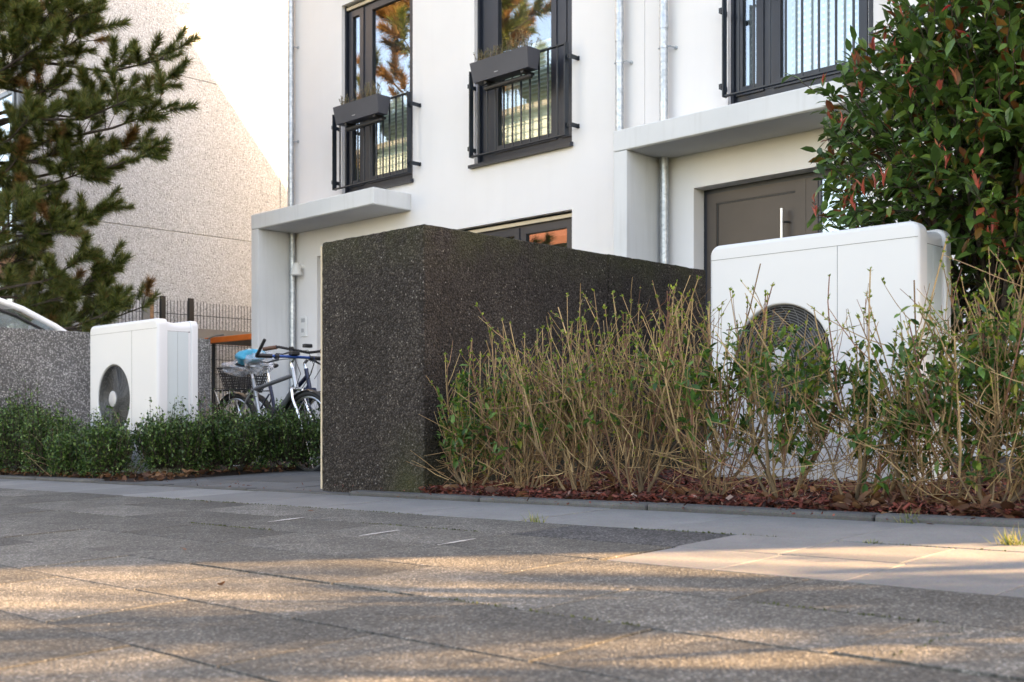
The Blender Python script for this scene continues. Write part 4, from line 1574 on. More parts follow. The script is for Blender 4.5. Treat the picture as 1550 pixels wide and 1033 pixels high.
_, sx, sz, bz = bicycle(-8.50, 5.3, 'silver bicycle with blue handlebar and bar ends, in front of navy bicycle', 'silver_paint', 'silver')
bicycle(-8.98, 5.78, 'dark navy bicycle with brown grips standing behind the silver one', 'navy_paint', 'navy')


def crumple(mb, c, rx, ry, rz, seed, amp, nu=22, nv=12, zmin=-1.0):
    rr = random.Random(seed)
    ph = [(rr.uniform(0, 6), rr.randint(2, 6), rr.randint(2, 6), rr.uniform(0.4, 1)) for _ in range(7)]
    vs = []
    for j in range(nv + 1):
        th = PI * j / nv
        for i in range(nu):
            a = 2 * PI * i / nu
            k = 1 + amp * sum(w * math.sin(m * a + p) * math.sin(n_ * th + p * 1.7) for p, m, n_, w in ph) / 3
            vs.append((c[0] + rx * k * math.sin(th) * math.cos(a), c[1] + ry * k * math.sin(th) * math.sin(a), c[2] + rz * k * max(zmin, math.cos(th))))
    fs = [(j * nu + i, (j + 1) * nu + i, (j + 1) * nu + (i + 1) % nu, j * nu + (i + 1) % nu) for j in range(nv) for i in range(nu)]
    mb.add(vs, fs)


b = MB()
crumple(b, (-8.50 + sx - 0.0, 5.3, bz + sz + 0.092), 0.165, 0.120, 0.066, 4, 0.30)
o = b.build('seat_cover', 'turquoise_cover', None, True)
tag(o, 'crumpled turquoise cover tied over the saddle of the silver bicycle', 'seat cover')
b = MB()
crumple(b, (-8.50 + sx - 0.17, 5.28, bz + sz + 0.005), 0.19, 0.10, 0.06, 9, 0.55)
crumple(b, (-8.50 + sx + 0.15, 5.28, bz + sz + 0.035), 0.17, 0.10, 0.085, 10, 0.6)
o = b.build('plastic_bag', 'clear_film', None)
tag(o, 'clear crinkled plastic bag hanging under the turquoise saddle cover', 'plastic bag')

# basket on the rack of the navy bicycle
BK = empty('bicycle_basket', (-9.13, 5.78, gz(-9, 5.78) + 0.67), 'black wire basket on the rack of the navy bicycle', 'basket')
b = MB()
bx, by, bz0 = -9.13, 5.78, gz(-9, 5.78) + 0.675
def ringrect(w, d, z):
    return [(bx - w, by - d, z), (bx + w, by - d, z), (bx + w, by + d, z), (bx - w, by + d, z)]
for u in [k / 9 for k in range(10)]:
    rct = ringrect(0.13 + 0.07 * u, 0.11 + 0.05 * u, bz0 + 0.22 * u)
    for j in range(4):
        b.tube([rct[j], rct[(j + 1) % 4]], 0.0042 if u < 1 else 0.008, 4)
A_, C_ = ringrect(0.13, 0.11, bz0), ringrect(0.20, 0.16, bz0 + 0.22)
for j in range(4):
    for k in range(12):
        u = k / 12
        p = Vector(A_[j]).lerp(Vector(A_[(j + 1) % 4]), u)
        q = Vector(C_[j]).lerp(Vector(C_[(j + 1) % 4]), u)
        b.tube([p, q], 0.0042, 4)
b.build('wire_mesh', 'black_plastic', BK)
part_box('floor_plate', 'black_plastic', BK, bx - 0.13, bx + 0.13, by - 0.11, by + 0.11, bz0 - 0.006, bz0 - 0.001)

# ------------------------------------------------------------------ car behind the grey wall
def car(y_nose, xs, label, ks=1.1):
    """hatchback parked nose to the house; side faces the path"""
    z = gz(xs, 3.5) - 0.02
    W_ = 1.78
    root = empty('parked_car', (xs - W_ / 2, y_nose - 2.1, z), label, 'car')
    # side outline in (y, z): nose at y_nose
    yn = y_nose
    low = [(yn + (a - yn) * ks, c * ks * 1.055) for a, c in [(yn, 0.28), (yn + 0.02, 0.62), (yn - 0.10, 0.86), (yn - 0.95, 1.02), (yn - 3.3, 1.02), (yn - 4.12, 0.98), (yn - 4.2, 0.55), (yn - 4.15, 0.28)]]
    bm = bmesh.new()
    for s in (0, 1):
        pass
    b = MB()
    n = len(low)
    x1, x0 = xs, xs - W_
    ring = []
    for (xx, ins) in ((x0 + 0.10, 0.05), (x0, 0.0), (x1, 0.0), (x1 - 0.10, 0.05)):
        ring.append([(xx, yn - 2.1 + (p[0] - yn + 2.1) * (1 - ins * 0.4), z + 0.28 + (p[1] - 0.28) * (1 - ins * 0.5)) for p in low])
    vs = [p for rg in ring for p in rg]
    fs = []
    for k in range(3):
        for j in range(n):
            fs.append((k * n + j, k * n + (j + 1) % n, (k + 1) * n + (j + 1) % n, (k + 1) * n + j))
    fs += [tuple(range(n)), tuple(range(4 * n - 1, 3 * n - 1, -1))]
    b.add(vs, fs)
    b.build('body', 'car_white', root, True)
    # greenhouse: roof rail arcs
    arc = [(yn + (a - yn) * ks, c * ks * 1.055) for a, c in [(yn - 0.85, 1.0), (yn - 1.05, 1.13), (yn - 1.35, 1.31), (yn - 1.65, 1.45), (yn - 1.95, 1.54), (yn - 2.4, 1.58), (yn - 3.2, 1.55), (yn - 3.9, 1.42), (yn - 4.1, 1.1)]]
    def shell(sc, ins):
        return [(p[0], z + 1.0 + (p[1] - 1.0) * sc, ins) for p in arc]
    b = MB()
    vs = []
    for (yy, zz) in arc:
        h = (zz - 1.0)
        for u in range(9):
            w = -1 + u / 4
            xx = xs - W_ / 2 + w * (W_ / 2 - 0.05 - h * 0.22)
            vs.append((xx, yy, z + zz + 0.03 * (1 - w * w)))
    m = len(arc)
    b.add(vs, [(i * 9 + u, i * 9 + u + 1, (i + 1) * 9 + u + 1, (i + 1) * 9 + u) for i in range(3, m - 2) for u in range(8)])
    b.build('roof', 'car_white', root, True)
    b = MB()
    b.add(vs[:36], [(i * 9 + u, i * 9 + u + 1, (i + 1) * 9 + u + 1, (i + 1) * 9 + u) for i in range(3) for u in range(8)])
    b.build('windscreen', 'window_glass', root, True)
    b = MB()
    b.add(vs, [(i * 9 + u, i * 9 + u + 1, (i + 1) * 9 + u + 1, (i + 1) * 9 + u) for i in range(m - 2, m - 1) for u in range(8)])
    b.build('rear_window', 'window_glass', root, True)
    for s in (1, -1):
        xw = lambda h: xs - W_ / 2 + s * (W_ / 2 - 0.05 - h * 0.22)
        b = MB()
        b.tube([(xw(zz - 1.0), yy, z + zz) for yy, zz in arc], 0.033, 10)
        b.build('roof_pillar', 'car_white', root, True)
        b = MB()
        inner = [(yy - 0.075 if i < 5 else yy, zz - 0.075) for i, (yy, zz) in enumerate(arc[1:-1])]
        b.tube([(xw(zz - 1.0) + s * 0.012, yy, z + zz) for yy, zz in inner], 0.016, 8)
        b.build('window_seal', 'black_plastic', root, True)
        b = MB()
        vs2 = []
        for yy, zz in inner:
            vs2 += [(xw(0) - s * 0.004, yy, z + 1.0), (xw(zz - 1.0), yy, z + zz)]
        b.add(vs2, [(2 * i, 2 * i + 2, 2 * i + 3, 2 * i + 1) for i in range(len(inner) - 1)])
        b.build('side_window', 'window_glass', root)
    for yy in (yn - 0.8, yn - 3.35):
        for xx in (xs - 0.09, xs - W_ + 0.09):
            b = MB()
            b.disc((xx - 0.1, yy, z + 0.32), (1, 0, 0), 0.32, 0.2, 28)
            w = b.build('wheel', 'rubber', root)
            b = MB()
            sgn = 1 if xx > xs - 0.5 else -1
            b.disc((xx + sgn * 0.101, yy, z + 0.32), (sgn, 0, 0), 0.2, 0.006, 20)
            b.build('rim', 'steel', w)
    for xx in (xs - 0.45, xs - W_ + 0.2):
        part_box('headlight', 'chrome', root, xx, xx + 0.25, yn - 0.06, yn + 0.012, z + 0.64, z + 0.78, 0.02)
    part_box('dashboard', 'black_plastic', root, xs - W_ + 0.2, xs - 0.2, yn - 1.7, yn - 1.1, z + 0.85, z + 1.04, 0.03)
    for k in (0, 1):
        part_box('seat', 'interior', root, xs - W_ + 0.28 + k * 0.68, xs - W_ + 0.78 + k * 0.68, yn - 2.5, yn - 2.32, z + 0.6, z + 1.35, 0.05)


car(6.6, -11.5, 'white parked car with sloping windscreen pillar behind light grey wall')

# ------------------------------------------------------------------ plants
def curve_pts(p0, d0, L, r, bend_up=0.35, wob=0.12, n=5):
    pts = [Vector(p0)]
    d = Vector(d0).normalized()
    st = L / (n - 1)
    for k in range(n - 1):
        d = (d + Vector((r.gauss(0, wob), r.gauss(0, wob), bend_up * 0.3 + r.gauss(0, wob * 0.4)))).normalized()
        pts.append(pts[-1] + d * st)
    return pts


def lerp_path(pts, u):
    f = u * (len(pts) - 1)
    i = min(int(f), len(pts) - 2)
    return pts[i].lerp(pts[i + 1], f - i), (pts[i + 1] - pts[i]).normalized()


def privet(x, y, label, seed, H=0.95, nstem=15, lowleaf=0.2, spread=0.55, lean=0.0, dens=1.0):
    r = random.Random(seed)
    z = gz(x, y) + 0.015
    root = empty('privet_shrub', (x, y, z), label, 'shrub', 'half bare privet shrubs along the kerb')
    tw, bud, lf = MB(), MB(), MB()
    ztop = z + H
    stem_no = 0

    def buds_on(path, lo, hi, n, sz0=0.010, sz1=0.022):
        for bb in range(n):
            qq, qd = lerp_path(path, r.uniform(lo, hi))
            for _k in range(r.randint(2, 3)):
                add_leaf(bud, qq, (qd + rdir(r) * 0.8).normalized(), r.uniform(sz0, sz1), r, 'small', 1.15)

    def leaves_on(path, n):
        for bb in range(n):
            qq, qd = lerp_path(path, r.uniform(0.15, 1.0))
            add_leaf(lf, qq, (qd * 0.3 + rdir(r, 0.1)).normalized(), r.uniform(0.03, 0.062), r, 'big', 0.95)

    nsc = max(5, nstem // 2)
    for s in range(nsc):
        # woody scaffold limbs, forking low
        a = 2 * PI * (s + r.random() * 0.8) / nsc
        sp = spread * r.uniform(0.5, 1.5)
        d = Vector((math.cos(a) * sp + lean, math.sin(a) * sp * 0.5, r.uniform(0.55, 1.1)))
        p0 = Vector((x + math.cos(a) * 0.04 * r.random(), y + math.sin(a) * 0.03 * r.random(), z - 0.02))
        L = H * r.uniform(0.35, 0.62)
        pts = curve_pts(p0, d, L, r, 0.30, 0.20, 6)
        r0 = r.uniform(0.0055, 0.0095) if s < 4 else r.uniform(0.0032, 0.0055)
        b = MB()
        b.tube(pts, [r0 * (1 - 0.5 * i / 5) for i in range(6)], 6)
        b.build('stem', 'stem_tan', root, True)
        # straight upright shoots, clipped at hedge height
        for k in range(int(r.randint(4, 8) * dens)):
            u = r.uniform(0.12, 1.0)
            p, dd = lerp_path(pts, u)
            td = Vector((r.gauss(0, 0.22) + dd.x * 0.35, r.gauss(0, 0.12) + dd.y * 0.2, 1.0)).normalized()
            top = ztop + r.gauss(-0.11, 0.12)
            Lt = max(0.10, (top - p.z)) * r.choice((1.0, 1.0, 0.85, 0.6, 0.45))
            sp_ = curve_pts(p, td, Lt, r, 0.12, 0.055, 6)
            rt = r.uniform(0.0024, 0.0048)
            tw.tube(sp_, [rt * (1 - 0.35 * i / 5) for i in range(6)], 4)
            buds_on(sp_, 0.35, 1.0, r.randint(3, 7))
            if r.random() < 0.7:
                buds_on(sp_, 0.97, 1.0, 2)
            # forks on the shoots
            for m in range(r.randint(2, 5)):
                q, qd = lerp_path(sp_, r.uniform(0.08, 0.9))
                t2 = (qd * 0.8 + rdir(r) * 0.75 + Vector((0, 0, 0.25))).normalized()
                p2 = curve_pts(q, t2, r.uniform(0.07, 0.26), r, 0.45, 0.13, 4)
                if p2[-1].z > ztop + 0.06 or p2[-1].x < -4.62:
                    continue
                tw.tube(p2, [rt * 0.62, rt * 0.55, rt * 0.48, rt * 0.36], 3, cap=False)
                buds_on(p2, 0.3, 1.0, r.randint(1, 4))
                if q.z - z < H * 0.62 and r.random() < lowleaf * 0.8:
                    leaves_on(p2, r.randint(6, 14))
    # crossing twigs that weave sideways through the shrub
    for k in range(int(38 * dens)):
        p = Vector((x + r.gauss(0, 0.17), y + r.gauss(0, 0.08), z + r.uniform(0.08, H * 0.8)))
        dd = Vector((r.choice((-1, 1)) * r.uniform(0.3, 1), r.gauss(0, 0.3), r.uniform(-0.1, 0.9)))
        pp = curve_pts(p, dd, r.uniform(0.15, 0.42), r, 0.3, 0.16, 5)
        if pp[-1].z > ztop or min(q.x for q in pp) < -4.45:
            continue
        rt = r.uniform(0.0015, 0.0028)
        tw.tube(pp, [rt, rt * 0.9, rt * 0.8, rt * 0.65, rt * 0.5], 3, cap=False)
        buds_on(pp, 0.3, 1.0, r.randint(1, 4))
        if p.z - z < H * 0.6 and r.random() < lowleaf:
            leaves_on(pp, r.randint(8, 16))
    # tangle of fine dead twigs near the foot
    for k in range(int(130 * dens)):
        a = r.uniform(0, 2 * PI)
        p = Vector((x + math.cos(a) * r.uniform(0, 0.28), y + math.sin(a) * r.uniform(0, 0.15), z + r.uniform(0.02, H * 0.42)))
        dd = rdir(r, 0.5)
        dd.y *= 0.5
        if p.x < -4.40:
            continue
        tw.tube(curve_pts(p, dd, r.uniform(0.12, 0.3), r, 0.2, 0.25, 4), [0.002, 0.0018, 0.0015, 0.001], 3, cap=False)
    tw.build('twigs', 'twig_tan', root, stuff=True)
    bud.build('buds', 'privet_bud', root, stuff=True)
    if lf.f:
        lf.build('leaves', 'privet_leaf', root, stuff=True)
    return root


SHRUBS = [
    (-4.20, 4.03, 'leafy dark green privet shrub against the corner of the dark concrete box', 0.76, 15, 0.95, 0.62, 0.0, 0.95),
    (-3.86, 4.04, 'fanned privet shrub with pale cut stems, second from the dark box corner', 0.82, 17, 0.12, 0.55, 0.0, 1.0),
    (-3.50, 4.02, 'bare tangled privet shrub before the middle of the dark box wall', 0.88, 18, 0.10, 0.55, 0.0, 1.0),
    (-3.14, 4.03, 'tallest bare privet shrub in front of the dark box wall', 0.97, 18, 0.06, 0.5, 0.0, 1.0),
    (-2.77, 4.08, 'bare privet shrub in front of the left edge of near heat pump', 0.93, 16, 0.18, 0.5, 0.0, 1.0),
    (-2.42, 4.05, 'privet shrub with sparse green leaves in front of the round fan', 0.82, 11, 0.75, 0.55, 0.0, 0.8),
    (-2.10, 4.06, 'privet shrub with dark leaf clusters low before the white casing', 0.80, 11, 1.0, 0.6, 0.0, 0.85),
    (-1.82, 4.07, 'tangled privet shrub before the right edge of near heat pump', 0.86, 12, 0.6, 0.55, 0.03, 0.95),
    (-1.56, 3.99, 'thick stemmed privet shrub at the right edge of the picture', 0.92, 14, 0.8, 0.5, 0.02, 1.0),
    (-1.28, 4.10, 'rightmost privet shrub, cut off by the edge of the picture', 1.0, 13, 0.8, 0.5, 0.0, 1.0),
]
for i, (x, y, lab, H, ns, ll, sp, ln, dn) in enumerate(SHRUBS):
    privet(x, y, lab, 100 + i, H, ns, ll, sp, ln, dn)

# photinia: big evergreen with red shoots
def photinia():
    r = random.Random(41)
    bx_, by_ = -2.22, 5.62
    z = gz(bx_, by_)
    root = empty('photinia_bush', (bx_, by_, z), 'tall evergreen bush with red young shoots behind the near heat pump', 'bush')
    C = Vector((-2.16, 5.82, 1.40))
    RX = Vector((0.92, 0.84, 1.02))
    b = MB()
    tr = curve_pts((bx_, by_, z - 0.03), (0.02, 0.06, 1), 0.9, r, 0.1, 0.05, 6)
    b.tube(tr, [0.05, 0.045, 0.042, 0.04, 0.036, 0.03], 10)
    trunk = b.build('trunk', 'bark_dark', root, True)
    tips = []
    for k in range(26):
        d = rdir(r, 0.25)
        tgt = C + Vector((d.x * RX.x, d.y * RX.y, d.z * RX.z)) * r.uniform(0.7, 0.98)
        p0, _ = lerp_path(tr, r.uniform(0.5, 1.0))
        mid = p0.lerp(tgt, 0.5) + Vector((0, 0, 0.12)) + rdir(r) * 0.06
        b = MB()
        b.tube([p0, p0.lerp(mid, 0.5) + rdir(r) * 0.02, mid, mid.lerp(tgt, 0.5) + rdir(r) * 0.03, tgt], [0.016, 0.013, 0.010, 0.007, 0.004], 6)
        b.build('limb', 'bark_dark', root, True)
    tw = MB()
    mass = MB()
    red = MB()
    leaves = []   # (distance, p, d, size)
    shoots = []
    for k in range(2700):
        d = rdir(r, 0.1)
        rad = r.random() ** 0.42
        lump = 1.0 + 0.10 * math.sin(5 * d.x + 3 * d.z) + 0.08 * math.sin(7 * d.z + 2 * d.y) + r.gauss(0, 0.045)
        p = C + Vector((d.x * RX.x, d.y * RX.y, d.z * RX.z)) * rad * lump
        if p.z < 0.12:
            p.z = 0.12 + r.random() * 0.6
        if p.x < -2.15 and p.y < 5.36 and p.z < 1.0:
            continue
        outd = (p - C)
        outd = outd.normalized() if outd.length > 0.05 else Vector((0, 0, 1))
        td = (outd * 0.8 + Vector((0, 0, 0.5)) + rdir(r) * 0.5).normalized()
        L = r.uniform(0.10, 0.22)
        tp = curve_pts(p - td * L * 0.6, td, L, r, 0.4, 0.1, 4)
        tw.tube(tp, [0.003, 0.0026, 0.002, 0.0015], 4, cap=False)
        n = r.randint(5, 8)
        for j in range(n):
            q, qd = lerp_path(tp, (j + 1) / n)
            ld = (rdir(r) * 0.9 + qd * 0.45 + outd * 0.35 + Vector((0, 0, 0.05 - 0.3 * r.random()))).normalized()
            leaves.append((q.length, q, ld, r.uniform(0.062, 0.102)))
        if rad > 0.8 and r.random() < 0.30:
            shoots.append(tp[-1])
    leaves.sort(key=lambda t_: t_[0] - (0.0))
    # 300 showing largest: the outer shell that faces the camera
    toCam = (-C).normalized()
    def shell(t_):
        v = t_[1] - C
        return -(v.dot(toCam)) - 0.4 * t_[3] * 10
    leaves.sort(key=shell)
    lm = []
    for k in range(4):
        V = LEAF_V.copy()
        V[:, 2] *= (0.6, 1.0, 1.5, 2.2)[k]
        V[:, 1] *= (1.18, 1.0, 1.1, 0.95)[k]
        b = MB()
        b.add(V.tolist(), LEAF_F)
        lm.append(mesh_only(b, 'leaf', 'photinia_leaf', True))
    for (dist, q, ld, s) in leaves[:300]:
        inst('leaf', r.choice(lm), root, q, frame_from(ld, r), s)
    for (dist, q, ld, s) in leaves[300:]:
        add_leaf(mass, q, ld, s, r, 'big', r.uniform(0.95, 1.2))
    mass.build('leaves', 'photinia_leaf_mass', root, True, stuff=True)
    tw.build('twigs', 'bark_dark', root, stuff=True)
    sm = []
    for k in range(3):
        b = MB()
        for j in range(6):
            a = 2 * PI * j / 6 + k
            add_leaf(b, (0, 0, 0.006 * j), Vector((math.cos(a) * 0.28, math.sin(a) * 0.28, 1)), r.uniform(0.04, 0.075), r, 'big', 0.5)
        sm.append(mesh_only(b, 'young_shoot', 'young_red', True))
    shoots.sort(key=lambda p: p.length)
    for p in shoots[:170]:
        q = Euler((r.gauss(0, 0.22), r.gauss(0, 0.22), r.uniform(0, 6))).to_quaternion()
        inst('young_shoot', r.choice(sm), root, p, q, r.uniform(0.7, 1.3))


photinia()

# box hedge: single plants standing in a row
def box_plant(x, y, w, d, h, label, seed, nleaf):
    r = random.Random(seed)
    z = gz(x, y) + 0.02
    root = empty('box_shrub', (x, y, z), label, 'shrub', 'low evergreen box hedge plants')
    tw, lf = MB(), MB()
    tops = []
    for k in range(int(nleaf / 26)):
        a = r.uniform(0, 2 * PI)
        u = math.sqrt(r.random())
        px, py = x + math.cos(a) * u * w / 2, y + math.sin(a) * u * d / 2
        hh = h * (0.62 + 0.38 * math.sqrt(max(0, 1 - u * u * 0.8))) * r.uniform(0.82, 1.1)
        if r.random() < 0.13:
            hh *= r.uniform(1.15, 1.42)
        p0 = Vector((x + (px - x) * 0.4, y + (py - y) * 0.4, z))
        p1 = Vector((px, py, z + hh))
        low = r.random() ** 0.6
        p0 = p0.lerp(p1, 0.15)
        pts = [p0, p0.lerp(p1, 0.5) + rdir(r) * 0.02 + Vector((px - x, py - y, 0)) * 0.12, p1]
        tw.tube(pts, [0.003, 0.0024, 0.0012], 3, cap=False)
        for j in range(26):
            q, qd = lerp_path(pts, 0.12 + 0.88 * r.random() ** 0.8)
            q = q + rdir(r) * 0.022
            add_leaf(lf, q, (qd * 0.5 + rdir(r, 0.2)).normalized(), r.uniform(0.018, 0.034), r, 'small', 1.25)
    for j in range(int(nleaf * 0.12)):
        a = r.uniform(0, 2 * PI)
        q = Vector((x + math.cos(a) * w * 0.5 * r.random() ** 0.5, y + math.sin(a) * d * 0.52 * r.uniform(0.6, 1), z + r.uniform(0.02, h * 0.35)))
        add_leaf(lf, q, rdir(r, 0.2), r.uniform(0.014, 0.026), r, 'small', 1.25)
    tw.build('twigs', 'bark_dark', root, stuff=True)
    lf.build('foliage', 'box_leaf', root, stuff=True)


BOX = [
    (-10.45, 3.98, 0.85, 0.46, 0.58, 'box hedge plant cut off by the left edge of the picture', 8000),
    (-9.80, 4.00, 0.85, 0.46, 0.57, 'second box hedge plant from the left, before the grey wall', 8000),
    (-9.20, 3.98, 0.75, 0.40, 0.48, 'box hedge plant before the left edge of the far heat pump', 7500),
    (-8.66, 3.95, 0.70, 0.36, 0.32, 'lowest box hedge plant, right below the far fan grille', 6000),
    (-8.18, 3.97, 0.66, 0.36, 0.39, 'box hedge plant at the right corner of the far heat pump', 6500),
    (-7.86, 4.36, 0.60, 0.62, 0.43, 'box hedge plant where the hedge turns along the path', 7500),
    (-7.76, 4.80, 0.60, 0.60, 0.45, 'box hedge plant below the rear wheels of the bicycles', 7500),
    (-7.62, 5.24, 0.60, 0.60, 0.45, 'box hedge plant below the pedals of the silver bicycle', 7500),
    (-7.22, 5.50, 0.56, 0.62, 0.41, 'box hedge plant nearest the path, under the front wheel of the silver bicycle', 7000),
    (-7.40, 5.98, 0.60, 0.60, 0.44, 'last box hedge plant, below the front wheel by the dark box', 7000),
]
for i, (x, y, w, d, h, lab, nl) in enumerate(BOX):
    box_plant(x, y, w, d, h, lab, 300 + i, nl)


def dry_tuft(x, y, h, n, label, seed, spread=0.5, mat='dry_grass', cat='dry plant', wid=0.0016):
    r = random.Random(seed)
    z = gz(x, y) + 0.02
    b = MB()
    for k in range(n):
        d = Vector((r.gauss(0, spread), r.gauss(0, spread * 0.6), 1))
        L = h * r.uniform(0.5, 1.1)
        pts = curve_pts((x + r.gauss(0, 0.04), y + r.gauss(0, 0.03), z), d, L, r, -0.25 if r.random() < 0.5 else 0.1, 0.12, 6)
        b.tube(pts, [wid * (1.2 - 0.8 * i / 5) for i in range(6)], 3, cap=False)
    o = b.build('dry_stalks', mat, None)
    tag(o, label, cat)
    return o


dry_tuft(-8.62, 4.93, 0.62, 90, 'reddish dry stalks between the far heat pump and the bicycles', 71, 0.28, 'dry_grass')
dry_tuft(-8.10, 4.80, 0.60, 26, 'pale dry stalks sticking up before the rear bicycle wheels', 72, 0.22, 'dry_grass', wid=0.003)
dry_tuft(-8.05, 4.12, 0.55, 26, 'thin dry twigs arching in front of far heat pump side', 73, 0.7, 'dry_grass', wid=0.0014)
dry_tuft(-8.85, 3.93, 0.45, 16, 'pale arching dry grass over the left part of the hedge', 74, 0.8, 'dry_grass', wid=0.0018)
# mulch and dead leaves
def scatter(name, label, mat, n, area, smin, smax, seed, kind):
    r = random.Random(seed)
    b = MB()
    for k in range(n):
        x0, x1, y0, y1 = r.choice(area)
        x, y = r.uniform(x0, x1), y0 + (y1 - y0) * r.random() ** 1.6
        z = gz(x, y) + r.uniform(0.015, 0.05)
        s = r.uniform(smin, smax)
        if kind == 'chip':
            q = Euler((r.gauss(0, 0.4), r.gauss(0, 0.4), r.uniform(0, 6.3))).to_matrix()
            lx, ly, lz = s, s * r.uniform(0.25, 0.55), s * r.uniform(0.08, 0.16)
            vs = [(-lx, -ly, 0), (lx * 0.9, -ly * 0.7, 0), (lx, ly, 0), (-lx * 0.8, ly * 0.9, 0), (-lx * 0.8, -ly * 0.8, lz), (lx * 0.7, -ly * 0.6, lz), (lx * 0.8, ly * 0.8, lz), (-lx * 0.7, ly * 0.7, lz)]
            b.add([tuple(q @ Vector(v) + Vector((x, y, z))) for v in vs], [(4, 5, 6, 7), (0, 1, 5, 4), (1, 2, 6, 5), (2, 3, 7, 6), (3, 0, 4, 7)])
        else:
            add_leaf(b, (x, y, z + 0.005), Vector((r.gauss(0, 1), r.gauss(0, 1), r.gauss(0, 0.35))).normalized(), s, r, 'big', r.uniform(1.0, 1.6), r.uniform(-1.2, 1.2))
    o = b.build(name, mat, None, stuff=True)
    o['label'] = label
    return o


scatter('bark_chips', 'red brown bark mulch under the privet shrubs', 'bark_mulch', 15000, [(-4.42, -0.6, 3.84, 5.6)], 0.007, 0.021, 51, 'chip')
scatter('bark_crumbs', 'bark crumbs spilled over the edging stones onto the gutter slabs', 'bark_mulch', 260, [(-4.4, -0.8, 3.62, 3.86), (-7.6, -1.0, 3.72, 3.84)], 0.003, 0.010, 54, 'chip')
scatter('dead_leaves', 'dry brown leaves lying on the bark mulch', 'dead_leaf', 1000, [(-4.42, -0.8, 3.84, 4.6), (-2.2, -0.8, 3.84, 4.3)], 0.03, 0.08, 52, 'leaf')
scatter('dead_leaves', 'dry brown leaves under the box hedge', 'dead_leaf', 420, [(-10.4, -7.66, 3.84, 4.1), (-7.75, -7.45, 4.0, 5.6)], 0.03, 0.07, 53, 'leaf')

# grass tufts and litter on the pavement
def grass_tuft(x, y, h, n, label, seed):
    r = random.Random(seed)
    b = MB()
    for k in range(n):
        a = r.uniform(0, 2 * PI)
        d = Vector((math.cos(a) * r.uniform(0.2, 1.3), math.sin(a) * r.uniform(0.2, 1.0), 1))
        p = Vector((x + r.gauss(0, 0.02), y + r.gauss(0, 0.01), gz(x, y) - 0.004))
        L = h * r.uniform(0.5, 1.1)
        pts = curve_pts(p, d, L, r, -0.5, 0.1, 4)
        w = 0.0022
        sd = d.cross(Vector((0, 0, 1))).normalized() * w
        vs = []
        for i, q in enumerate(pts):
            k2 = 1 - i / 3.2
            vs += [q - sd * k2, q + sd * k2]
        b.add(vs, [(2 * i, 2 * i + 1, 2 * i + 3, 2 * i + 2) for i in range(3)])
    o = b.build('grass_tuft', 'grass_blade', None)
    tag(o, label, 'grass tuft', 'grass tufts in the pavement joints')


grass_tuft(-2.98, 3.17, 0.05, 34, 'yellowish grass tuft in the gutter joint left of the dark slab', 61)
grass_tuft(-1.74, 3.74, 0.07, 30, 'dry grass tuft at the edging stone below the fan', 62)
grass_tuft(-1.235, 3.30, 0.075, 70, 'green grass tuft at the right edge of the pavement', 63)
grass_tuft(-1.60, 3.17, 0.022, 24, 'tiny green tuft between two smooth slabs', 64)
rl = random.Random(9)
for (x, y, s, lab) in ((-3.35, 1.90, 0.05, 'curled brown twig leaf lying in the sunlit middle of the pavement'), (-4.22, 3.0, 0.03, 'small red brown leaf at the gutter joint near the dark box'), (-5.2, 3.06, 0.03, 'tiny red leaf on the gutter left of the dark box'), (-2.55, 1.55, 0.05, 'brown leaf fragment in the lower left foreground'), (-1.62, 3.66, 0.03, 'small reddish leaf beside the edging stone on the right')):
    b = MB()
    add_leaf(b, (x, y, gz(x, y) + 0.006), Vector((rl.gauss(0, 1), rl.gauss(0, 1), 0.15)), s, rl, 'big', 1.0, 0.3)
    o = b.build('fallen_leaf', 'dead_leaf', None, True)
    tag(o, lab, 'fallen leaf')

# ------------------------------------------------------------------ pine on the left
A_CAM = Vector((0.715, 0.699, 0))
F_CAM = Vector((-0.699, 0.715, 0))


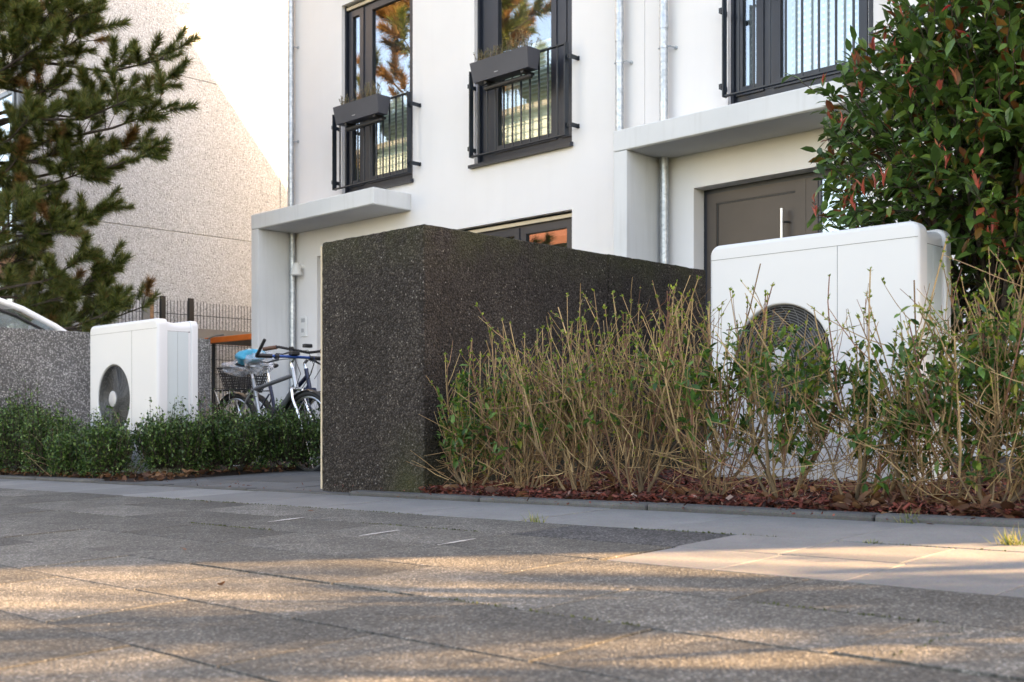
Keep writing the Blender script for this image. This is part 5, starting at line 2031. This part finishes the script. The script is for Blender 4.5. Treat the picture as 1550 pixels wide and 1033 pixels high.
def pine():
    r = random.Random(77)
    bx_, by_ = -14.1, 4.35
    z = gz(bx_, by_)
    root = empty('pine_tree', (bx_, by_, z), 'dark green pine reaching in from the left before the pebbledash gable', 'tree')
    b = MB()
    tr = [Vector((bx_, by_, z - 0.1)), Vector((bx_ + 0.08, by_, 1.2)), Vector((bx_ - 0.05, by_ + 0.05, 3.0)), Vector((bx_ + 0.05, by_ + 0.1, 5.0)), Vector((bx_, by_ + 0.1, 7.0)), Vector((bx_ + 0.05, by_ + 0.1, 9.2))]
    b.tube(tr, [0.17, 0.15, 0.13, 0.10, 0.07, 0.03], 12)
    b.build('trunk', 'bark_dark', root, True)
    meshes = []
    for k in range(7):
        b = MB()
        L = r.uniform(0.15, 0.24)
        for j in range(300):
            u = r.random() ** 0.8
            a = r.uniform(0, 2 * PI)
            op = r.uniform(0.5, 1.45) * (1.1 - 0.5 * u)
            d = Vector((math.cos(op), math.sin(op) * math.cos(a), math.sin(op) * math.sin(a)))
            p = Vector((L * u, 0, 0))
            ln = r.uniform(0.075, 0.125)
            q = p + d * ln
            sd = d.cross(rdir(r)).normalized() * 0.0038
            b.add([p - sd, p + sd, q], [(0, 1, 2)])
        meshes.append(mesh_only(b, 'needle_tuft', 'pine_needle' if k < 6 else 'pine_needle_old_sunlit'))
    tufts = []

    def world_pt(X, Z, t_):
        p = A_CAM * X + F_CAM * t_
        return Vector((p.x, p.y, Z))
    # branch ends, in metres right of the trunk line and above eye level
    tips = []
    for (px, py, t_) in ((250, 85, 12.6), (258, 110, 12.5), (250, 165, 12.4), (225, 240, 12.7), (195, 225, 12.9), (172, 405, 13.0), (212, 462, 13.2), (182, 470, 13.0), (135, 395, 12.8), (150, 262, 12.8), (120, 330, 12.9), (205, 155, 12.3),
                         (165, 150, 12.6), (130, 30, 12.8), (118, 8, 12.5), (140, 45, 12.7), (70, 70, 12.4), (40, 30, 12.3), (20, 90, 12.6), (90, 120, 12.6), (60, 180, 12.5), (20, 230, 12.4), (110, 230, 12.9),
                         (75, 290, 12.7), (30, 330, 12.5), (60, 390, 12.7), (20, 430, 12.8), (95, 440, 13.0), (130, 470, 13.1), (60, 470, 13.3), (100, 350, 12.6), (165, 320, 13.0), (145, 440, 13.0), (105, 480, 13.3),
                         (80, 10, 12.4), (50, -40, 12.6), (100, -60, 12.8), (10, 10, 12.6), (-40, 60, 12.6), (-30, 200, 12.6), (-30, 330, 12.6)):
        t_ += 1.1 if (py > 380 and px < 125) else 0.0
        tips.append(world_pt((px - 775) / 1714 * t_, (640 - py) / 1714 * t_, t_ + r.uniform(-0.2, 0.2)))
    for tip in tips:
        zz = tip.z - r.uniform(-0.3, 0.7)
        u = min(max((zz + 0.3) / 9.5, 0.08), 0.9)
        p0, _ = lerp_path(tr, u)
        side = Vector((tip.x - p0.x, tip.y - p0.y, 0))
        mid = p0.lerp(tip, 0.5) + Vector((0, 0, r.uniform(-0.15, 0.25))) + rdir(r) * 0.12
        m2 = p0.lerp(tip, 0.8) + Vector((0, 0, r.uniform(-0.16, 0.02))) + rdir(r) * 0.06
        path = [p0, p0.lerp(mid, 0.5), mid, m2, tip]
        b = MB()
        b.tube(path, [0.035, 0.028, 0.02, 0.013, 0.007], 6)
        b.build('branch', 'bark_dark', root, True)
        ns = 18
        for k in range(ns):
            uu = 1.0 if k == 0 else r.uniform(0.45, 1.0) ** 0.8
            p, d = lerp_path(path, uu)
            td = (d * (1.2 if k < 3 else 0.7) + rdir(r) * (0.4 if k < 2 else 0.8) + Vector((0, 0, 0.45))).normalized()
            L = 0.03 if k == 0 else r.uniform(0.05, 0.32)
            q = p + td * L
            if L > 0.08:
                bb = MB()
                tufts.append((q, td, (p, q)))
            else:
                tufts.append((q, td, None))
    tw = MB()
    for q, td, seg in tufts:
        if seg:
            tw.tube([seg[0], seg[0].lerp(seg[1], 0.5) + rdir(r) * 0.015, seg[1]], [0.006, 0.005, 0.004], 4, cap=False)
    r.shuffle(tufts)
    rest = MB()
    sun_gold = MB()

    def put(mb, q, td, s):
        me = r.choice(meshes[:5])
        m = np.array(frame_from(td, r).to_matrix()) * s
        co = np.empty(len(me.vertices) * 3)
        me.vertices.foreach_get('co', co)
        v = co.reshape(-1, 3) @ m.T + np.array(q[:])
        mb.add(v.tolist(), [tuple(pl.vertices) for pl in me.polygons])
    for i, (q, td, seg) in enumerate(tufts):
        s = r.uniform(0.85, 1.25)
        if i < 300:
            inst('needle_tuft', r.choice(meshes), root, q - td * 0.08, frame_from(td, r), s)
        else:
            put(rest, q - td * 0.08, td, s)
    # crown outside the frame, seen mirrored in the window panes
    for k in range(64):
        zz = r.uniform(2.5, 9.4)
        a = r.uniform(0, 2 * PI)
        rad = (3.0 - 0.17 * zz) * r.uniform(0.6, 1.1)
        tip = Vector((bx_ + math.cos(a) * rad, by_ + math.sin(a) * rad * 0.75, zz))
        cx_, cd_ = tip.dot(A_CAM), tip.dot(F_CAM)
        if zz < 5.5 and cx_ / cd_ > -0.44:
            continue
        p0, _ = lerp_path(tr, min(zz / 9.5, 0.95))
        path = [p0, p0.lerp(tip, 0.5) + rdir(r) * 0.15, tip]
        tw.tube(path, [0.028, 0.018, 0.007], 5, cap=False)
        for j in range(9):
            p, d = lerp_path(path, r.uniform(0.45, 1.0))
            td = (d + rdir(r) * 0.8 + Vector((0, 0, 0.4))).normalized()
            put(sun_gold if r.random() < 0.42 else rest, p + td * r.uniform(0, 0.2), td, r.uniform(1.3, 2.0))  # browner needles paint the sunlit gold seen in the panes
    tw.build('twigs', 'bark_dark', root, stuff=True)
    rest.build('needles', 'pine_needle', root, stuff=True)
    sun_gold.build('sun_gold_needles', 'pine_needle_old_sunlit', root, stuff=True)


pine()

# ------------------------------------------------------------------ trees beside the terrace that dapple the pavement
def leafy_tree(x, y, h, crown, label, seed, nclump, nleaf, ls=0.085):
    r = random.Random(seed)
    z = gz(x, y)
    root = empty('broadleaf_tree', (x, y, z), label, 'tree', 'trees beyond the end of the terrace')
    b = MB()
    tr = [Vector((x, y, z - 0.1)), Vector((x + 0.1, y, z + h * 0.3)), Vector((x - 0.05, y + 0.1, z + h * 0.6)), Vector((x, y, z + h * 0.92))]
    b.tube(tr, [0.17, 0.14, 0.10, 0.03], 10)
    b.build('trunk', 'bark_dark', root, True)
    cx, cy, cz, rx, rz = crown
    br, lf = MB(), MB()
    for k in range(nclump):
        d = rdir(r)
        p = Vector((cx, cy, cz)) + Vector((d.x * rx, d.y * rx, d.z * rz)) * r.random() ** 0.45
        p0, _ = lerp_path(tr, min(0.95, max(0.35, (p.z - z) / h - 0.12)))
        br.tube([p0, p0.lerp(p, 0.5) + rdir(r) * 0.15, p], [0.04, 0.025, 0.008], 5, cap=False)
        for j in range(nleaf):
            q = p + rdir(r) * r.uniform(0.03, 0.30)
            add_leaf(lf, q, rdir(r), r.uniform(0.6, 1.2) * ls, r, 'small', 1.5)
    br.build('branches', 'bark_dark', root, stuff=True)
    lf.build('foliage', 'tree_leaf', root, stuff=True)


leafy_tree(7.6, 9.6, 8.0, (7.6, 9.6, 5.2, 2.0, 2.6), 'leafy tree beside the end house that dapples the pavement', 81, 62, 19, 0.07)
leafy_tree(15.0, 7.0, 9.0, (15.0, 7.0, 6.0, 2.4, 3.0), 'farther leafy tree beyond the end of the terrace', 82, 60, 50)
leafy_tree(-30.0, -4.2, 6.0, (-30.0, -4.2, 3.4, 1.9, 2.2), 'garden tree before the clapboard house across the street', 83, 70, 70)
leafy_tree(-21.0, -3.2, 5.0, (-21.0, -3.2, 2.6, 1.8, 1.8), 'round garden tree across the street, mirrored in the panes', 84, 70, 70)
for (x, y, lab, sd) in ((1.7, 4.7, 'sparse tall bush out of view, added to streak the pavement with shade, nearest the kerb', 91), (2.7, 6.2, 'sparse tall bush out of view, added to streak the pavement with shade, nearest the end house door', 92), (2.5, 4.5, 'sparse tall bush out of view, added to streak the pavement with shade, at the outer end', 93)):
    leafy_tree(x, y, 2.5, (x, y, 1.45, 0.62, 0.85), lab, sd, 30, 10, 0.05)  # bushes out of view, added to break the sun into finer streaks
